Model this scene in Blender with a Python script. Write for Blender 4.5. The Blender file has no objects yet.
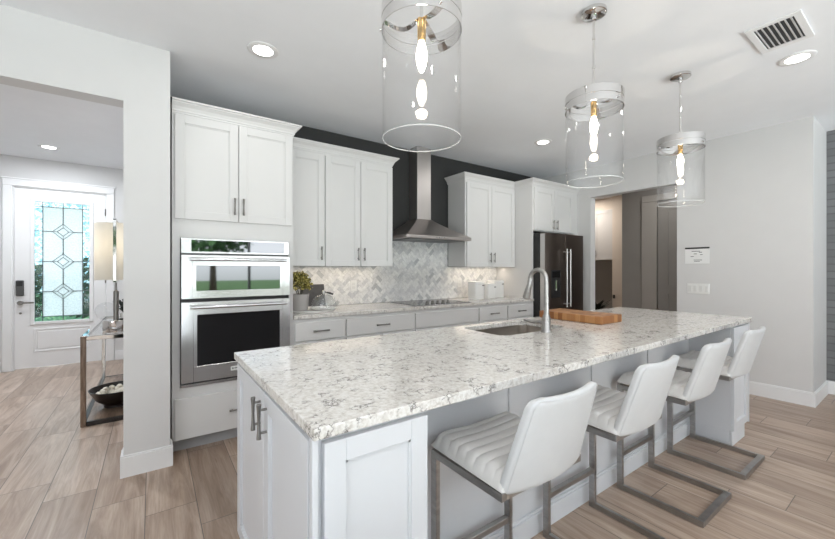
import bpy, bmesh, math, random
from mathutils import Vector, Matrix
random.seed(7)
C = bpy.context.scene.collection
SC = bpy.context.scene
PI = math.pi

# ------------------------------------------------------------------ camera, sky, large lights, exposure
cam_d = bpy.data.cameras.new('camera'); cam = bpy.data.objects.new('camera', cam_d); C.objects.link(cam)
cam_d.sensor_width = 36; cam_d.lens = 373.5/835*36; cam_d.clip_start = .05; cam_d.clip_end = 200
cam_d.shift_y = -0.0006
cam.location = (0, 0, 1.30); cam.rotation_euler = (PI/2, 0, math.radians(54.6-90))
SC.camera = cam
SC.view_settings.view_transform = 'Standard'; SC.view_settings.look = 'None'
SC.view_settings.gamma = 1; SC.view_settings.use_curve_mapping = False
SC.view_settings.exposure = 0.40
SC.cycles.max_bounces = 10; SC.cycles.diffuse_bounces = 6; SC.cycles.glossy_bounces = 5
SC.cycles.transparent_max_bounces = 16; SC.cycles.transmission_bounces = 6
SC.cycles.caustics_reflective = False; SC.cycles.caustics_refractive = False
SC.cycles.sample_clamp_indirect = 6

w = bpy.data.worlds.new('sky'); SC.world = w; w.use_nodes = True
nt = w.node_tree; bg = nt.nodes['Background']
tc = nt.nodes.new('ShaderNodeTexCoord'); sp = nt.nodes.new('ShaderNodeSeparateXYZ'); rp = nt.nodes.new('ShaderNodeValToRGB')
mr = nt.nodes.new('ShaderNodeMapRange'); mr.inputs[1].default_value = -1; mr.inputs[2].default_value = 1
nt.links.new(tc.outputs['Generated'], sp.inputs[0]); nt.links.new(sp.outputs[2], mr.inputs[0]); nt.links.new(mr.outputs[0], rp.inputs[0])
cr = rp.color_ramp
cr.elements[0].position = 0.0; cr.elements[0].color = (.34, .35, .33, 1)
cr.elements[1].position = 1.0; cr.elements[1].color = (.62, .78, 1, 1)
e = cr.elements.new(.47); e.color = (.45, .47, .44, 1)
e = cr.elements.new(.52); e.color = (1, 1, 1, 1)
e = cr.elements.new(.70); e.color = (.88, .94, 1, 1)
nt.links.new(rp.outputs[0], bg.inputs[0]); bg.inputs[1].default_value = 1.9

def area(name, loc, size, power, rot=(0, 0, 0), color=(1, 1, 1), sizey=None, shape='RECTANGLE', portal=False, spread=PI):
    d = bpy.data.lights.new(name, 'AREA'); d.shape = shape; d.size = size
    if sizey: d.size_y = sizey
    d.energy = power; d.color = color; d.spread = spread
    o = bpy.data.objects.new(name, d); o.location = loc; o.rotation_euler = rot; C.objects.link(o)
    if portal: d.cycles.is_portal = True
    return o
# daylight through the glazed south and west sides of the living space behind the camera: the sky (portals), and added up-facing lamps outside to brighten the ceiling
area('sky_portal_south', (1.4, -4.62, 1.24), 7.0, 1, (PI/2, 0, 0), (1, 1, 1), 2.42, portal=True)
area('sky_portal_west', (-2.62, -1.4, 1.24), 4.0, 1, (PI/2, 0, -PI/2), (1, 1, 1), 2.42, portal=True)
area('ceiling_fill_south', (1.4, -6.6, -.08), 8.0, 1650, (PI, 0, 0), (.88, .95, 1), 3.6)
area('ceiling_fill_west', (-4.3, -1.4, -.08), 3.0, 260, (PI, 0, 0), (.88, .95, 1), 5.0)

# ------------------------------------------------------------------ materials
def srgb(r, g, b):
    f = lambda c: (c/255/12.92) if c/255 <= .04045 else ((c/255+.055)/1.055)**2.4
    return (f(r), f(g), f(b), 1)
class N:
    def __init__(s, name):
        s.m = bpy.data.materials.new(name); s.m.use_nodes = True
        s.t = s.m.node_tree; s.p = s.t.nodes['Principled BSDF']; s.out = s.t.nodes['Material Output']
    def n(s, typ, **kw):
        x = s.t.nodes.new('ShaderNode'+typ)
        for k, v in kw.items(): setattr(x, k, v)
        return x
    def l(s, a, b): s.t.links.new(a, b)
    def inp(s, node, i, v):
        if hasattr(v, 'is_output') or isinstance(v, bpy.types.NodeSocket): s.l(v, node.inputs[i])
        else: node.inputs[i].default_value = v
    def math(s, op, a, b=0.0, c=None):
        x = s.n('Math', operation=op); s.inp(x, 0, a); s.inp(x, 1, b)
        if c is not None: s.inp(x, 2, c)
        return x.outputs[0]
    def ramp(s, fac, stops, interp='LINEAR'):
        x = s.n('ValToRGB'); s.l(fac, x.inputs[0]); r = x.color_ramp; r.interpolation = interp
        r.elements[0].position, r.elements[0].color = stops[0]; r.elements[1].position, r.elements[1].color = stops[-1]
        for p, c in stops[1:-1]:
            e = r.elements.new(p); e.color = c
        return x.outputs[0]
    def mix(s, fac, a, b, mode='MIX'):
        x = s.n('Mix', data_type='RGBA', blend_type=mode)
        s.inp(x, 0, fac); s.inp(x, 6, a); s.inp(x, 7, b); return x.outputs[2]
    def obj(s, scale=(1, 1, 1), geo=True):
        if geo: src = s.n('NewGeometry').outputs['Position']
        else: src = s.n('TexCoord').outputs['Object']
        mp = s.n('Mapping'); mp.inputs['Scale'].default_value = scale; s.l(src, mp.inputs[0]); return mp.outputs[0]
    def noise(s, vec, scale, detail=3, rough=.5, dist=0):
        x = s.n('TexNoise'); s.l(vec, x.inputs['Vector']); x.inputs['Scale'].default_value = scale
        x.inputs['Detail'].default_value = detail; x.inputs['Roughness'].default_value = rough; x.inputs['Distortion'].default_value = dist
        return x.outputs[0]
    def bump(s, h, strength, dist=.002):
        x = s.n('Bump'); x.inputs['Strength'].default_value = strength; x.inputs['Distance'].default_value = dist
        s.l(h, x.inputs['Height']); s.l(x.outputs[0], s.p.inputs['Normal'])
    def base(s, v): s.inp(s.p, 'Base Color', v)
    def rough(s, v): s.inp(s.p, 'Roughness', v)

def plain(name, col, rough=.5, metal=0, var=.03, vs=6, bump=0, bs=200, coat=0, scale=(1, 1, 1)):
    k = N(name); v = k.obj(scale); n = k.noise(v, vs, 3)
    a = tuple(max(0, c*(1-var)) for c in col[:3])+(1,); b = tuple(min(1, c*(1+var)) for c in col[:3])+(1,)
    k.base(k.ramp(n, [(.3, a), (.7, b)])); k.rough(rough); k.p.inputs['Metallic'].default_value = metal
    if bump: k.bump(k.noise(v, bs, 2), bump, .001)
    if coat: k.p.inputs['Coat Weight'].default_value = coat; k.p.inputs['Coat Roughness'].default_value = .1
    return k.m
def brushed(name, col, rough=.28, axis='x', strength=.12):
    sc = {'x': (2, 180, 180), 'y': (180, 2, 180), 'z': (180, 180, 2)}[axis]
    k = N(name); n = k.noise(k.obj(sc), 4, 2)
    k.base(col); k.p.inputs['Metallic'].default_value = 1
    k.rough(k.math('MULTIPLY_ADD', n, strength, rough-strength/2)); return k.m
def thin_glass(name, tint=(1, 1, 1, 1), rough=.0, base=.03, scratch=0):
    k = N(name); lw = k.n('LayerWeight'); lw.inputs[0].default_value = .25
    tr = k.n('BsdfTransparent'); tr.inputs[0].default_value = tint
    gl = k.n('BsdfGlossy'); gl.inputs['Roughness'].default_value = rough
    f = k.math('MULTIPLY_ADD', k.math('POWER', lw.outputs['Facing'], 3.0), .55, base)
    mx = k.n('MixShader'); k.l(f, mx.inputs[0]); k.l(tr.outputs[0], mx.inputs[1]); k.l(gl.outputs[0], mx.inputs[2])
    k.l(mx.outputs[0], k.out.inputs[0]); return k.m
def glow(name, col, strength):
    k = N(name); em = k.n('Emission'); em.inputs[0].default_value = col; em.inputs[1].default_value = strength
    k.l(em.outputs[0], k.out.inputs[0]); return k.m

M = {}
M['wall'] = plain('wall_paint', (.645, .64, .64, 1), .75, var=.01, bump=.08, bs=120)
M['ceil'] = plain('ceiling_paint', (.835, .85, .875, 1), .85, var=.01, bump=.08, bs=90)
M['dark_wall'] = plain('charcoal_paint', srgb(46, 46, 46), .7, var=.03, bump=.1, bs=120)
M['hall'] = plain('hall_shade_grey', srgb(150, 147, 143), .7, var=.02)  # the hall's shade is put into this grey wall and door colour
M['hall_trim'] = plain('hall_trim_shade_grey', srgb(172, 168, 163), .5, var=.01)  # casing colour greyed with the same hall shade
M['trim'] = plain('trim_paint', (.78, .78, .785, 1), .4, var=.01)
M['cab'] = plain('cabinet_paint', (.665, .66, .657, 1), .38, var=.012, vs=3)
M['island'] = plain('island_paint', (.645, .655, .68, 1), .38, var=.012, vs=3)
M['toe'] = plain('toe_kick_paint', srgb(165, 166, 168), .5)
M['steel'] = brushed('stainless_steel', (.66, .66, .67, 1), .25)
M['steel_v'] = brushed('stainless_steel_upright', (.50, .475, .46, 1), .40, 'z')
M['hood'] = brushed('hood_steel', (.50, .46, .44, 1), .34, 'x', .15)
M['nickel'] = plain('satin_nickel', (.24, .23, .22, 1), .32, 1, var=.03)
M['chrome'] = plain('polished_chrome', (.74, .73, .72, 1), .05, 1, var=.02)
M['stool_metal'] = plain('brushed_stool_steel', (.40, .39, .38, 1), .34, 1, var=.12, vs=14, scale=(1, 1, 4))
M['sink'] = brushed('sink_steel', (.50, .46, .42, 1), .3)
M['blackglass'] = plain('black_glass', (.006, .006, .007, 1), .06, var=0)
M['mirrorglass'] = plain('oven_display_glass', (.30, .32, .34, 1), .03, 1, var=0)
M['black'] = plain('black_plastic', (.015, .015, .016, 1), .4)
M['darkmetal'] = plain('dark_grey_metal', (.10, .10, .10, 1), .35, .6)
M['fridge'] = brushed('dark_stainless_steel', (.15, .125, .11, 1), .34, 'z', .1)
M['fridge_side'] = brushed('pale_sheen_stainless', (.62, .61, .60, 1), .35, 'z', .1)  # pale for the handles; on the door edge it paints reflected light
M['leather'] = plain('white_leather', (.58, .585, .595, 1), .45, var=.015, vs=20, bump=.12, bs=260)
M['seat_leather'] = plain('off_white_leather', (.66, .645, .63, 1), .45, var=.02, vs=20, bump=.12, bs=260)
M['ceramic'] = plain('white_ceramic', (.85, .85, .84, 1), .2, var=.01)
M['pot'] = plain('grey_ceramic', srgb(176, 172, 170), .55)
M['slate'] = plain('dark_slate', srgb(75, 75, 77), .6, var=.15, vs=25)
M['bowlwood'] = plain('black_wood', srgb(32, 25, 22), .35, var=.2, vs=15)
M['pearl'] = plain('cream_balls', srgb(238, 230, 215), .5)
M['brass'] = plain('brass_socket', (.85, .58, .26, 1), .25, 1)
M['rust'] = plain('copper_pan', (.55, .36, .22, 1), .3, 1)
M['leaf'] = plain('dark_leaf', srgb(22, 32, 22), .5, var=.3, vs=30)
M['paper'] = plain('white_paper', (.80, .80, .80, 1), .6, var=.01)
M['outlet'] = plain('white_plastic', (.78, .78, .77, 1), .4, var=0)
M['outlet2'] = plain('switch_plastic', (.70, .70, .69, 1), .4, var=0)
M['glass'] = thin_glass('clear_glass', (.995, .995, .995, 1), 0, .03)
M['cloche'] = thin_glass('cloche_glass', (.97, .98, .985, 1), .02, .08)
k = N('glass_edge_glint'); k.base((.9, .92, .92, 1)); k.rough(.2); tr = k.n('BsdfTransparent'); mx = k.n('MixShader'); mx.inputs[0].default_value = .42
k.l(tr.outputs[0], mx.inputs[1]); k.l(k.p.outputs[0], mx.inputs[2]); k.l(mx.outputs[0], k.out.inputs[0]); M['glass_edge'] = k.m
M['bulb'] = glow('lit_filament_bulb', (1, .90, .74, 1), 30)
M['lens'] = glow('downlight_lens', (1, .97, .92, 1), 9)
M['grey_sticker'] = plain('notice_print', srgb(60, 60, 62), .6)
M['lawn'] = plain('lawn_grass', srgb(105, 135, 70), .9, var=.25, vs=3)
M['patio'] = plain('patio_concrete', srgb(190, 186, 178), .8, var=.05)
M['bark'] = plain('tree_bark', srgb(80, 65, 52), .9, var=.2)
M['treeleaf'] = plain('tree_leaves', srgb(58, 88, 44), .7, var=.4, vs=8)
M['laundry'] = plain('laundry_paint', srgb(226, 216, 205), .7, var=.01)
M['lead'] = plain('lead_came', (.09, .10, .11, 1), .4, .7)

def mk_floor():
    k = N('wood_look_tile'); pos = k.n('NewGeometry').outputs['Position']
    s = k.n('SeparateXYZ'); k.l(pos, s.inputs[0])
    W, L, ST = .234, .915, .2374
    rx = k.math('DIVIDE', k.math('ADD', s.outputs[0], .732), W); row = k.math('FLOOR', rx); fx = k.math('SUBTRACT', rx, row)
    ry = k.math('DIVIDE', k.math('MULTIPLY_ADD', row, ST, k.math('SUBTRACT', s.outputs[1], 3.137)), L)
    col = k.math('FLOOR', ry); fy = k.math('SUBTRACT', ry, col)
    cv = k.n('CombineXYZ'); k.l(row, cv.inputs[0]); k.l(col, cv.inputs[1])
    wn = k.n('TexWhiteNoise', noise_dimensions='3D'); k.l(cv.outputs[0], wn.inputs['Vector'])
    gx = k.math('MULTIPLY', k.math('MINIMUM', fx, k.math('SUBTRACT', 1.0, fx)), W)
    gy = k.math('MULTIPLY', k.math('MINIMUM', fy, k.math('SUBTRACT', 1.0, fy)), L)
    grout = k.math('LESS_THAN', k.math('MINIMUM', gx, gy), .0021)
    # grain: stretched along the plank, shifted per plank
    off = k.n('Vector' + 'Math', operation='MULTIPLY_ADD')
    k.l(wn.outputs['Color'], off.inputs[0]); off.inputs[1].default_value = (9, 9, 9); k.l(pos, off.inputs[2])
    mp = k.n('Mapping'); mp.inputs['Scale'].default_value = (7, .7, 1); k.l(off.outputs[0], mp.inputs[0])
    g1 = k.noise(mp.outputs[0], 2.0, 5, .6, 1.2)
    mp2 = k.n('Mapping'); mp2.inputs['Scale'].default_value = (60, 2.2, 1); k.l(off.outputs[0], mp2.inputs[0])
    g2 = k.noise(mp2.outputs[0], 2.0, 3, .6, .3)
    c1 = k.ramp(g1, [(.25, srgb(142, 119, 101)), (.5, srgb(182, 161, 144)), (.75, srgb(206, 188, 173))])
    c2 = k.mix(k.math('MULTIPLY', k.ramp(g2, [(.35, (1, 1, 1, 1)), (.6, (0, 0, 0, 1))]), .26), c1, srgb(124, 101, 86))
    tone = k.ramp(wn.outputs['Value'], [(0, (.74, .715, .70, 1)), (.5, (.95, .945, .94, 1)), (1, (1.0, 1.0, 1.02, 1))])
    c3 = k.mix(1.0, c2, tone, 'MULTIPLY')
    c4 = k.mix(grout, c3, srgb(104, 93, 85))
    k.base(c4); k.rough(k.math('MULTIPLY_ADD', g2, .2, .22))
    h = k.math('SUBTRACT', k.math('MULTIPLY', g2, .15), grout); k.bump(h, .25, .002)
    return k.m
M['floor'] = mk_floor()

def mk_quartz():
    k = N('speckled_quartz'); v = k.obj()
    wn = k.n('TexNoise'); k.l(v, wn.inputs['Vector']); wn.inputs['Scale'].default_value = 26; wn.inputs['Detail'].default_value = 4; wn.inputs['Roughness'].default_value = .65
    dv = k.n('VectorMath', operation='MULTIPLY_ADD'); k.l(wn.outputs['Color'], dv.inputs[0]); dv.inputs[1].default_value = (.075, .075, .075); k.l(v, dv.inputs[2])
    vo = k.n('TexVoronoi', feature='DISTANCE_TO_EDGE'); k.l(dv.outputs[0], vo.inputs['Vector']); vo.inputs['Scale'].default_value = 22
    vein = k.ramp(vo.outputs['Distance'], [(0, (1, 1, 1, 1)), (.03, (.55, .55, .55, 1)), (.075, (0, 0, 0, 1))])
    patch = k.ramp(k.noise(v, 13, 4, .65), [(.495, (0, 0, 0, 1)), (.59, (1, 1, 1, 1))])
    cloud = k.ramp(k.noise(v, 62, 5, .7), [(.36, srgb(194, 189, 183)), (.48, srgb(214, 210, 205)), (.60, srgb(226, 224, 221))])
    fac = k.math('MULTIPLY', k.math('MULTIPLY', vein, patch), .92)
    c = k.mix(fac, cloud, srgb(70, 62, 59))
    sp = k.ramp(k.noise(v, 120, 2, .5), [(.64, (0, 0, 0, 1)), (.72, (1, 1, 1, 1))])
    c = k.mix(k.math('MULTIPLY', sp, .30), c, srgb(130, 122, 116))
    k.base(c); k.rough(.12); return k.m
M['quartz'] = mk_quartz()

def mk_brick():
    k = N('painted_brick'); pos = k.n('NewGeometry').outputs['Position']
    s = k.n('SeparateXYZ'); k.l(pos, s.inputs[0]); cv = k.n('CombineXYZ'); k.l(s.outputs[1], cv.inputs[0]); k.l(s.outputs[2], cv.inputs[1])
    b = k.n('TexBrick'); k.l(cv.outputs[0], b.inputs['Vector']); b.inputs['Scale'].default_value = 1
    b.inputs['Brick Width'].default_value = .21; b.inputs['Row Height'].default_value = .075; b.inputs['Mortar Size'].default_value = .008
    b.inputs['Mortar Smooth'].default_value = .3; b.inputs['Color1'].default_value = srgb(112, 113, 115); b.inputs['Color2'].default_value = srgb(124, 125, 127)
    b.inputs['Mortar'].default_value = srgb(102, 103, 105)
    k.base(b.outputs['Color']); k.rough(.7)
    k.bump(k.math('SUBTRACT', k.math('MULTIPLY', k.noise(cv.outputs[0], 30, 4), .4), b.outputs['Fac']), .5, .006); return k.m
M['brick'] = mk_brick()

def mk_butcher():
    k = N('butcher_block'); pos = k.obj()
    s = k.n('SeparateXYZ'); k.l(pos, s.inputs[0])
    i = k.math('FLOOR', k.math('DIVIDE', s.outputs[1], .036)); j = k.math('FLOOR', k.math('DIVIDE', k.math('ADD', s.outputs[0], k.math('MULTIPLY', i, .017)), .05))
    cv = k.n('CombineXYZ'); k.l(i, cv.inputs[0]); k.l(j, cv.inputs[1])
    wn = k.n('TexWhiteNoise', noise_dimensions='3D'); k.l(cv.outputs[0], wn.inputs['Vector'])
    c = k.ramp(wn.outputs['Value'], [(0, srgb(132, 84, 46)), (.5, srgb(170, 114, 66)), (1, srgb(200, 150, 98))])
    g = k.noise(k.obj((30, 30, 3)), 4, 4, .6, .5)
    k.base(k.mix(k.math('MULTIPLY', g, .45), c, srgb(104, 64, 34))); k.rough(.4); return k.m
M['butcher'] = mk_butcher()

def mk_tablewood():
    k = N('grey_oak'); g = k.noise(k.obj((14, 2, 2)), 3, 5, .6, .6)
    k.base(k.ramp(g, [(.3, srgb(96, 76, 62)), (.7, srgb(152, 130, 112))])); k.rough(.3); return k.m
M['tablewood'] = mk_tablewood()
def mk_yellowleaf():
    k = N('yellow_green_leaves'); n = k.noise(k.obj(), 70, 2)
    k.base(k.ramp(n, [(.36, srgb(52, 56, 26)), (.5, srgb(138, 130, 56)), (.60, srgb(222, 208, 128))])); k.rough(.5); return k.m
M['yleaf'] = mk_yellowleaf()
def mk_artglass():
    # textured leaded glass: lets the daylight through and scatters part of it
    k = N('leaded_art_glass'); v = k.obj()
    tr = k.n('BsdfTransparent'); tr.inputs[0].default_value = (.90, .97, 1, 1)
    tl = k.n('BsdfTranslucent'); tl.inputs[0].default_value = (.90, .96, 1, 1)
    gl = k.n('BsdfGlossy'); gl.inputs['Roughness'].default_value = .15
    n = k.noise(v, 55, 3, .6)
    a = k.n('MixShader'); k.l(k.math('MULTIPLY_ADD', n, .5, .45), a.inputs[0]); k.l(tr.outputs[0], a.inputs[1]); k.l(tl.outputs[0], a.inputs[2])
    b = k.n('MixShader'); b.inputs[0].default_value = .05; k.l(a.outputs[0], b.inputs[1]); k.l(gl.outputs[0], b.inputs[2])
    k.l(b.outputs[0], k.out.inputs[0]); return k.m
M['artglass'] = mk_artglass()
def mk_borderglass():
    k = N('rippled_border_glass'); v = k.obj()
    tr = k.n('BsdfTransparent')
    n = k.noise(v, 22, 4, .6, 1)
    k.l(k.ramp(n, [(.32, (.30, .52, .60, 1)), (.5, (.62, .82, .88, 1)), (.65, (.92, .98, 1, 1))]), tr.inputs[0])
    gl = k.n('BsdfGlossy'); gl.inputs['Roughness'].default_value = .1
    b = k.n('MixShader'); b.inputs[0].default_value = .06; k.l(tr.outputs[0], b.inputs[1]); k.l(gl.outputs[0], b.inputs[2])
    k.l(b.outputs[0], k.out.inputs[0]); return k.m
M['borderglass'] = mk_borderglass()
def mk_shade():
    k = N('lamp_shade_linen'); k.base((.84, .83, .80, 1)); k.rough(.8)
    tl = k.n('BsdfTranslucent'); tl.inputs[0].default_value = (.90, .88, .82, 1)
    mx = k.n('MixShader'); mx.inputs[0].default_value = .5; k.l(k.p.outputs[0], mx.inputs[1]); k.l(tl.outputs[0], mx.inputs[2]); k.l(mx.outputs[0], k.out.inputs[0]); return k.m
M['shade'] = mk_shade()
MARB = []
for i, c in enumerate([(240, 240, 239), (234, 234, 234), (224, 224, 225), (212, 213, 215), (194, 196, 198)]):
    k = N('marble_tile'); n = k.noise(k.obj(), 22, 5, .6, 1.5)
    d = tuple(x*.92 for x in c)
    k.base(k.ramp(n, [(.38, srgb(*d)), (.58, srgb(*c))])); k.rough(.25); MARB.append(k.m)
M['grout'] = plain('tile_grout', srgb(226, 225, 222), .8)

# ------------------------------------------------------------------ geometry helpers
WL = {}
def wl(o): return WL.get(o.name, Vector((0, 0, 0)))
class G:
    """collects shapes in world coordinates; build() links them as ONE mesh object"""
    def __init__(s): s.b = bmesh.new(); s.xf = None
    def _add(s, t):
        me = bpy.data.meshes.new('t'); t.to_mesh(me); t.free()
        if s.xf is not None: me.transform(s.xf)
        s.b.from_mesh(me); bpy.data.meshes.remove(me); return s
    def box(s, x0, x1, y0, y1, z0, z1, bev=0, seg=1):
        t = bmesh.new(); bmesh.ops.create_cube(t, size=1)
        for v in t.verts: v.co = Vector((x0+(v.co.x+.5)*(x1-x0), y0+(v.co.y+.5)*(y1-y0), z0+(v.co.z+.5)*(z1-z0)))
        if bev: bmesh.ops.bevel(t, geom=t.edges[:], offset=bev, segments=seg, profile=.5, affect='EDGES')
        return s._add(t)
    def cyl(s, p0, p1, r, n=20, r2=None):
        p0 = Vector(p0); p1 = Vector(p1); d = p1-p0; t = bmesh.new()
        bmesh.ops.create_cone(t, cap_ends=True, segments=n, radius1=r, radius2=r if r2 is None else r2, depth=d.length)
        t.transform(Matrix.Translation((p0+p1)/2) @ d.to_track_quat('Z', 'Y').to_matrix().to_4x4())
        return s._add(t)
    def sphere(s, c, r, n=16, sc=(1, 1, 1)):
        t = bmesh.new(); bmesh.ops.create_uvsphere(t, u_segments=n, v_segments=max(6, n//2), radius=r)
        for v in t.verts: v.co = Vector((c[0]+v.co.x*sc[0], c[1]+v.co.y*sc[1], c[2]+v.co.z*sc[2]))
        return s._add(t)
    def lathe(s, prof, c, n=32, axis='z', sc=(1, 1)):
        """prof [(r,h)] turned about an axis through c"""
        t = bmesh.new(); rings = []
        for r, h in prof:
            if r < 1e-6: ring = [t.verts.new((0, 0, h))]
            else: ring = [t.verts.new((r*math.cos(2*PI*i/n)*sc[0], r*math.sin(2*PI*i/n)*sc[1], h)) for i in range(n)]
            rings.append(ring)
        for a, b in zip(rings, rings[1:]):
            for i in range(n):
                j = (i+1) % n
                if len(a) == 1 and len(b) == 1: continue
                if len(a) == 1: t.faces.new((a[0], b[i], b[j]))
                elif len(b) == 1: t.faces.new((a[i], a[j], b[0]))
                else: t.faces.new((a[i], a[j], b[j], b[i]))
        R = {'z': Matrix.Identity(4), 'x': Matrix.Rotation(PI/2, 4, 'Y'), 'y': Matrix.Rotation(-PI/2, 4, 'X')}[axis]
        t.transform(Matrix.Translation(c) @ R); bmesh.ops.recalc_face_normals(t, faces=t.faces[:])
        return s._add(t)
    def loft(s, rings, closed=True, cap=True):
        t = bmesh.new(); R = [[t.verts.new(p) for p in r] for r in rings]; n = len(R[0])
        for a, b in zip(R, R[1:]):
            for i in range(n if closed else n-1):
                j = (i+1) % n; t.faces.new((a[i], a[j], b[j], b[i]))
        if cap: t.faces.new(list(reversed(R[0]))); t.faces.new(R[-1])
        bmesh.ops.recalc_face_normals(t, faces=t.faces[:]); return s._add(t)
    def tube(s, pts, r, n=12, closed=False):
        """round tube along pts; r a number or one radius per point"""
        P = [Vector(p) for p in pts]; m = len(P); rr = r if isinstance(r, (list, tuple)) else [r]*m; rings = []; up = None
        for i in range(m):
            if closed: d = P[(i+1) % m]-P[i-1]
            else: d = P[min(i+1, m-1)]-P[max(i-1, 0)]
            d.normalize()
            if up is None:
                up = Vector((0, 0, 1)) if abs(d.z) < .9 else Vector((1, 0, 0))
            up = (up-d*up.dot(d)).normalized(); sd = d.cross(up)
            rings.append([P[i]+rr[i]*(math.cos(2*PI*k/n)*up+math.sin(2*PI*k/n)*sd) for k in range(n)])
        if closed: rings.append(rings[0])
        return s.loft(rings, True, not closed)
    def quad(s, pts):
        t = bmesh.new(); t.faces.new([t.verts.new(p) for p in pts]); return s._add(t)
    def build(s, name, mat, parent=None, smooth=None, mats=None, merge=False):
        if merge: bmesh.ops.remove_doubles(s.b, verts=s.b.verts[:], dist=1e-5)
        vs = [v.co for v in s.b.verts]
        lo = Vector([min(v[i] for v in vs) for i in range(3)]); hi = Vector([max(v[i] for v in vs) for i in range(3)])
        c = Vector(((lo.x+hi.x)/2, (lo.y+hi.y)/2, lo.z))
        for v in s.b.verts: v.co = v.co-c
        me = bpy.data.meshes.new(name); s.b.to_mesh(me); s.b.free()
        for m_ in (mats or [mat]): me.materials.append(m_)
        if smooth:
            for p in me.polygons: p.use_smooth = True
            try: me.set_sharp_from_angle(angle=math.radians(smooth))
            except Exception: pass
        o = bpy.data.objects.new(name, me); C.objects.link(o)
        WL[o.name] = c
        if parent is not None: o.parent = parent; o.location = c-wl(parent)
        else: o.location = c
        return o
def thing(name, label, cat, loc, group=None):
    o = bpy.data.objects.new(name, None); C.objects.link(o); o.location = loc; o.empty_display_size = .1
    WL[o.name] = Vector(loc); o['label'] = label; o['category'] = cat
    if group: o['group'] = group
    return o
def tag(o, label, cat, group=None):
    o['label'] = label; o['category'] = cat
    if group: o['group'] = group
    return o
def struct(o): o['kind'] = 'structure'; return o
def sroot(name, loc):
    o = bpy.data.objects.new(name, None); C.objects.link(o); o.location = loc; WL[o.name] = Vector(loc); o['kind'] = 'structure'; return o
def copy_tree(o, parent=None, loc=None):
    c = o.copy(); C.objects.link(c)
    if parent is not None: c.parent = parent
    if loc is not None: c.location = loc
    for ch in list(o.children): copy_tree(ch, c)
    return c
def rrect(x0, x1, y0, y1, z, r, n=6):
    out = []
    for cx, cy, a0 in ((x1-r, y1-r, 0), (x0+r, y1-r, PI/2), (x0+r, y0+r, PI), (x1-r, y0+r, 3*PI/2)):
        for i in range(n+1):
            a = a0+PI/2*i/n; out.append((cx+r*math.cos(a), cy+r*math.sin(a), z))
    return out

# ------------------------------------------------------------------ setting
H = 2.74
struct(G().box(-2.75, 8.4, -4.75, 7.6, -.10, 0).build('floor', M['floor']))
struct(G().box(-2.75, 8.4, -4.75, 7.6, H, H+.10).build('ceiling', M['ceil']))
# wall on the left with the wide opening to the foyer
g = G(); YW = 2.966
g.box(-.146, .098, YW, YW+.135, 0, H); g.box(-2.0, -.146, YW, YW+.135, 2.352, H); g.box(-2.65, -2.0, YW, YW+.135, 0, H)
struct(g.build('wall_left', M['wall'], merge=True))
struct(G().box(-.010, .098, YW+.135, 3.85, 0, H).build('wall_left_return', M['wall']))
struct(G().box(.098, 5.077, 3.73, 3.85, 0, H).build('wall_back', M['dark_wall']))
# foyer
struct(G().box(-.010, .110, 3.85, 6.90, 0, H).build('wall_foyer_right', M['wall']))
g = G(); YD = 6.859; dx0, dx1, dz = -1.45, -.525, 2.36
g.box(-2.65, dx0, YD, YD+.14, 0, H); g.box(dx1, .11, YD, YD+.14, 0, H); g.box(dx0, dx1, YD, YD+.14, dz, H)
struct(g.build('wall_foyer_back', M['wall'], merge=True))
struct(G().box(-2.75, -2.65, YW, 7.0, 0, H).build('wall_foyer_left', M['wall']))
# right wall, with the opening to the hall
XR = 5.077; g = G()
g.box(XR, XR+.12, .708, 1.829, 0, H); g.box(XR, XR+.12, 1.829, 2.90, 2.318, H); g.box(XR, XR+.12, 2.90, 3.85, 0, H)
struct(g.build('wall_right', M['wall'], merge=True))
struct(G().box(XR+.12, 5.78, .708, .81, 0, H).build('wall_right_return', M['wall']))
struct(G().box(5.76, 5.90, -4.75, .7075, 0, H).build('wall_brick', M['brick']))
# south and west sides of the living space behind the camera: glazed openings with mullions
g = G(); YS = -4.65
g.box(-2.65, -2.1, YS-.1, YS, 0, H); g.box(4.9, 5.76, YS-.1, YS, 0, H); g.box(-2.1, 4.9, YS-.1, YS, 2.45, H)
struct(g.build('wall_south', M['wall'], merge=True))
g = G()
for x in (-2.1, -.7, .7, 2.1, 3.5, 4.84): g.box(x, x+.06, YS-.08, YS-.02, 0, 2.45)
g.box(-2.1, 4.9, YS-.08, YS-.02, 0, .06); g.box(-2.1, 4.9, YS-.08, YS-.02, 2.39, 2.45)
struct(g.build('window_1', M['darkmetal']))
g = G(); g.box(-2.75, -2.65, .6, YW, 0, H); g.box(-2.75, -2.65, -4.75, -3.4, 0, H); g.box(-2.75, -2.65, -3.4, .6, 2.45, H)
struct(g.build('wall_west', M['wall'], merge=True))
# hall and laundry beyond the opening
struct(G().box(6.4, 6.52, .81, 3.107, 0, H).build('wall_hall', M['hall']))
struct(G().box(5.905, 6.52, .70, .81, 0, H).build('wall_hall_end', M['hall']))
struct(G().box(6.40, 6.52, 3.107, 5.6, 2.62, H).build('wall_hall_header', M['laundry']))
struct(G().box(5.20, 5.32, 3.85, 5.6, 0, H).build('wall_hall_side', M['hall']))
struct(G().box(5.20, 8.0, 5.5, 5.6, 0, H).build('wall_laundry_side', M['laundry']))
struct(G().box(7.86, 7.98, 2.4, 5.6, 0, H).build('wall_laundry', M['hall']))  # shade under the laundry cabinet painted as a grey wall
struct(G().box(7.46, 7.858, 3.40, 3.812, 0, H).build('wall_laundry_chase', M['laundry']))
struct(G().box(7.53, 7.858, 3.815, 5.49, 2.505, H).build('wall_laundry_soffit', M['laundry']))
tag(G().box(7.435, 7.4595, 3.755, 3.79, .72, .79, .004).build('wall_hook', M['darkmetal']), 'small dark hook on the beige wall beside the laundry doorway', 'hook')
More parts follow.
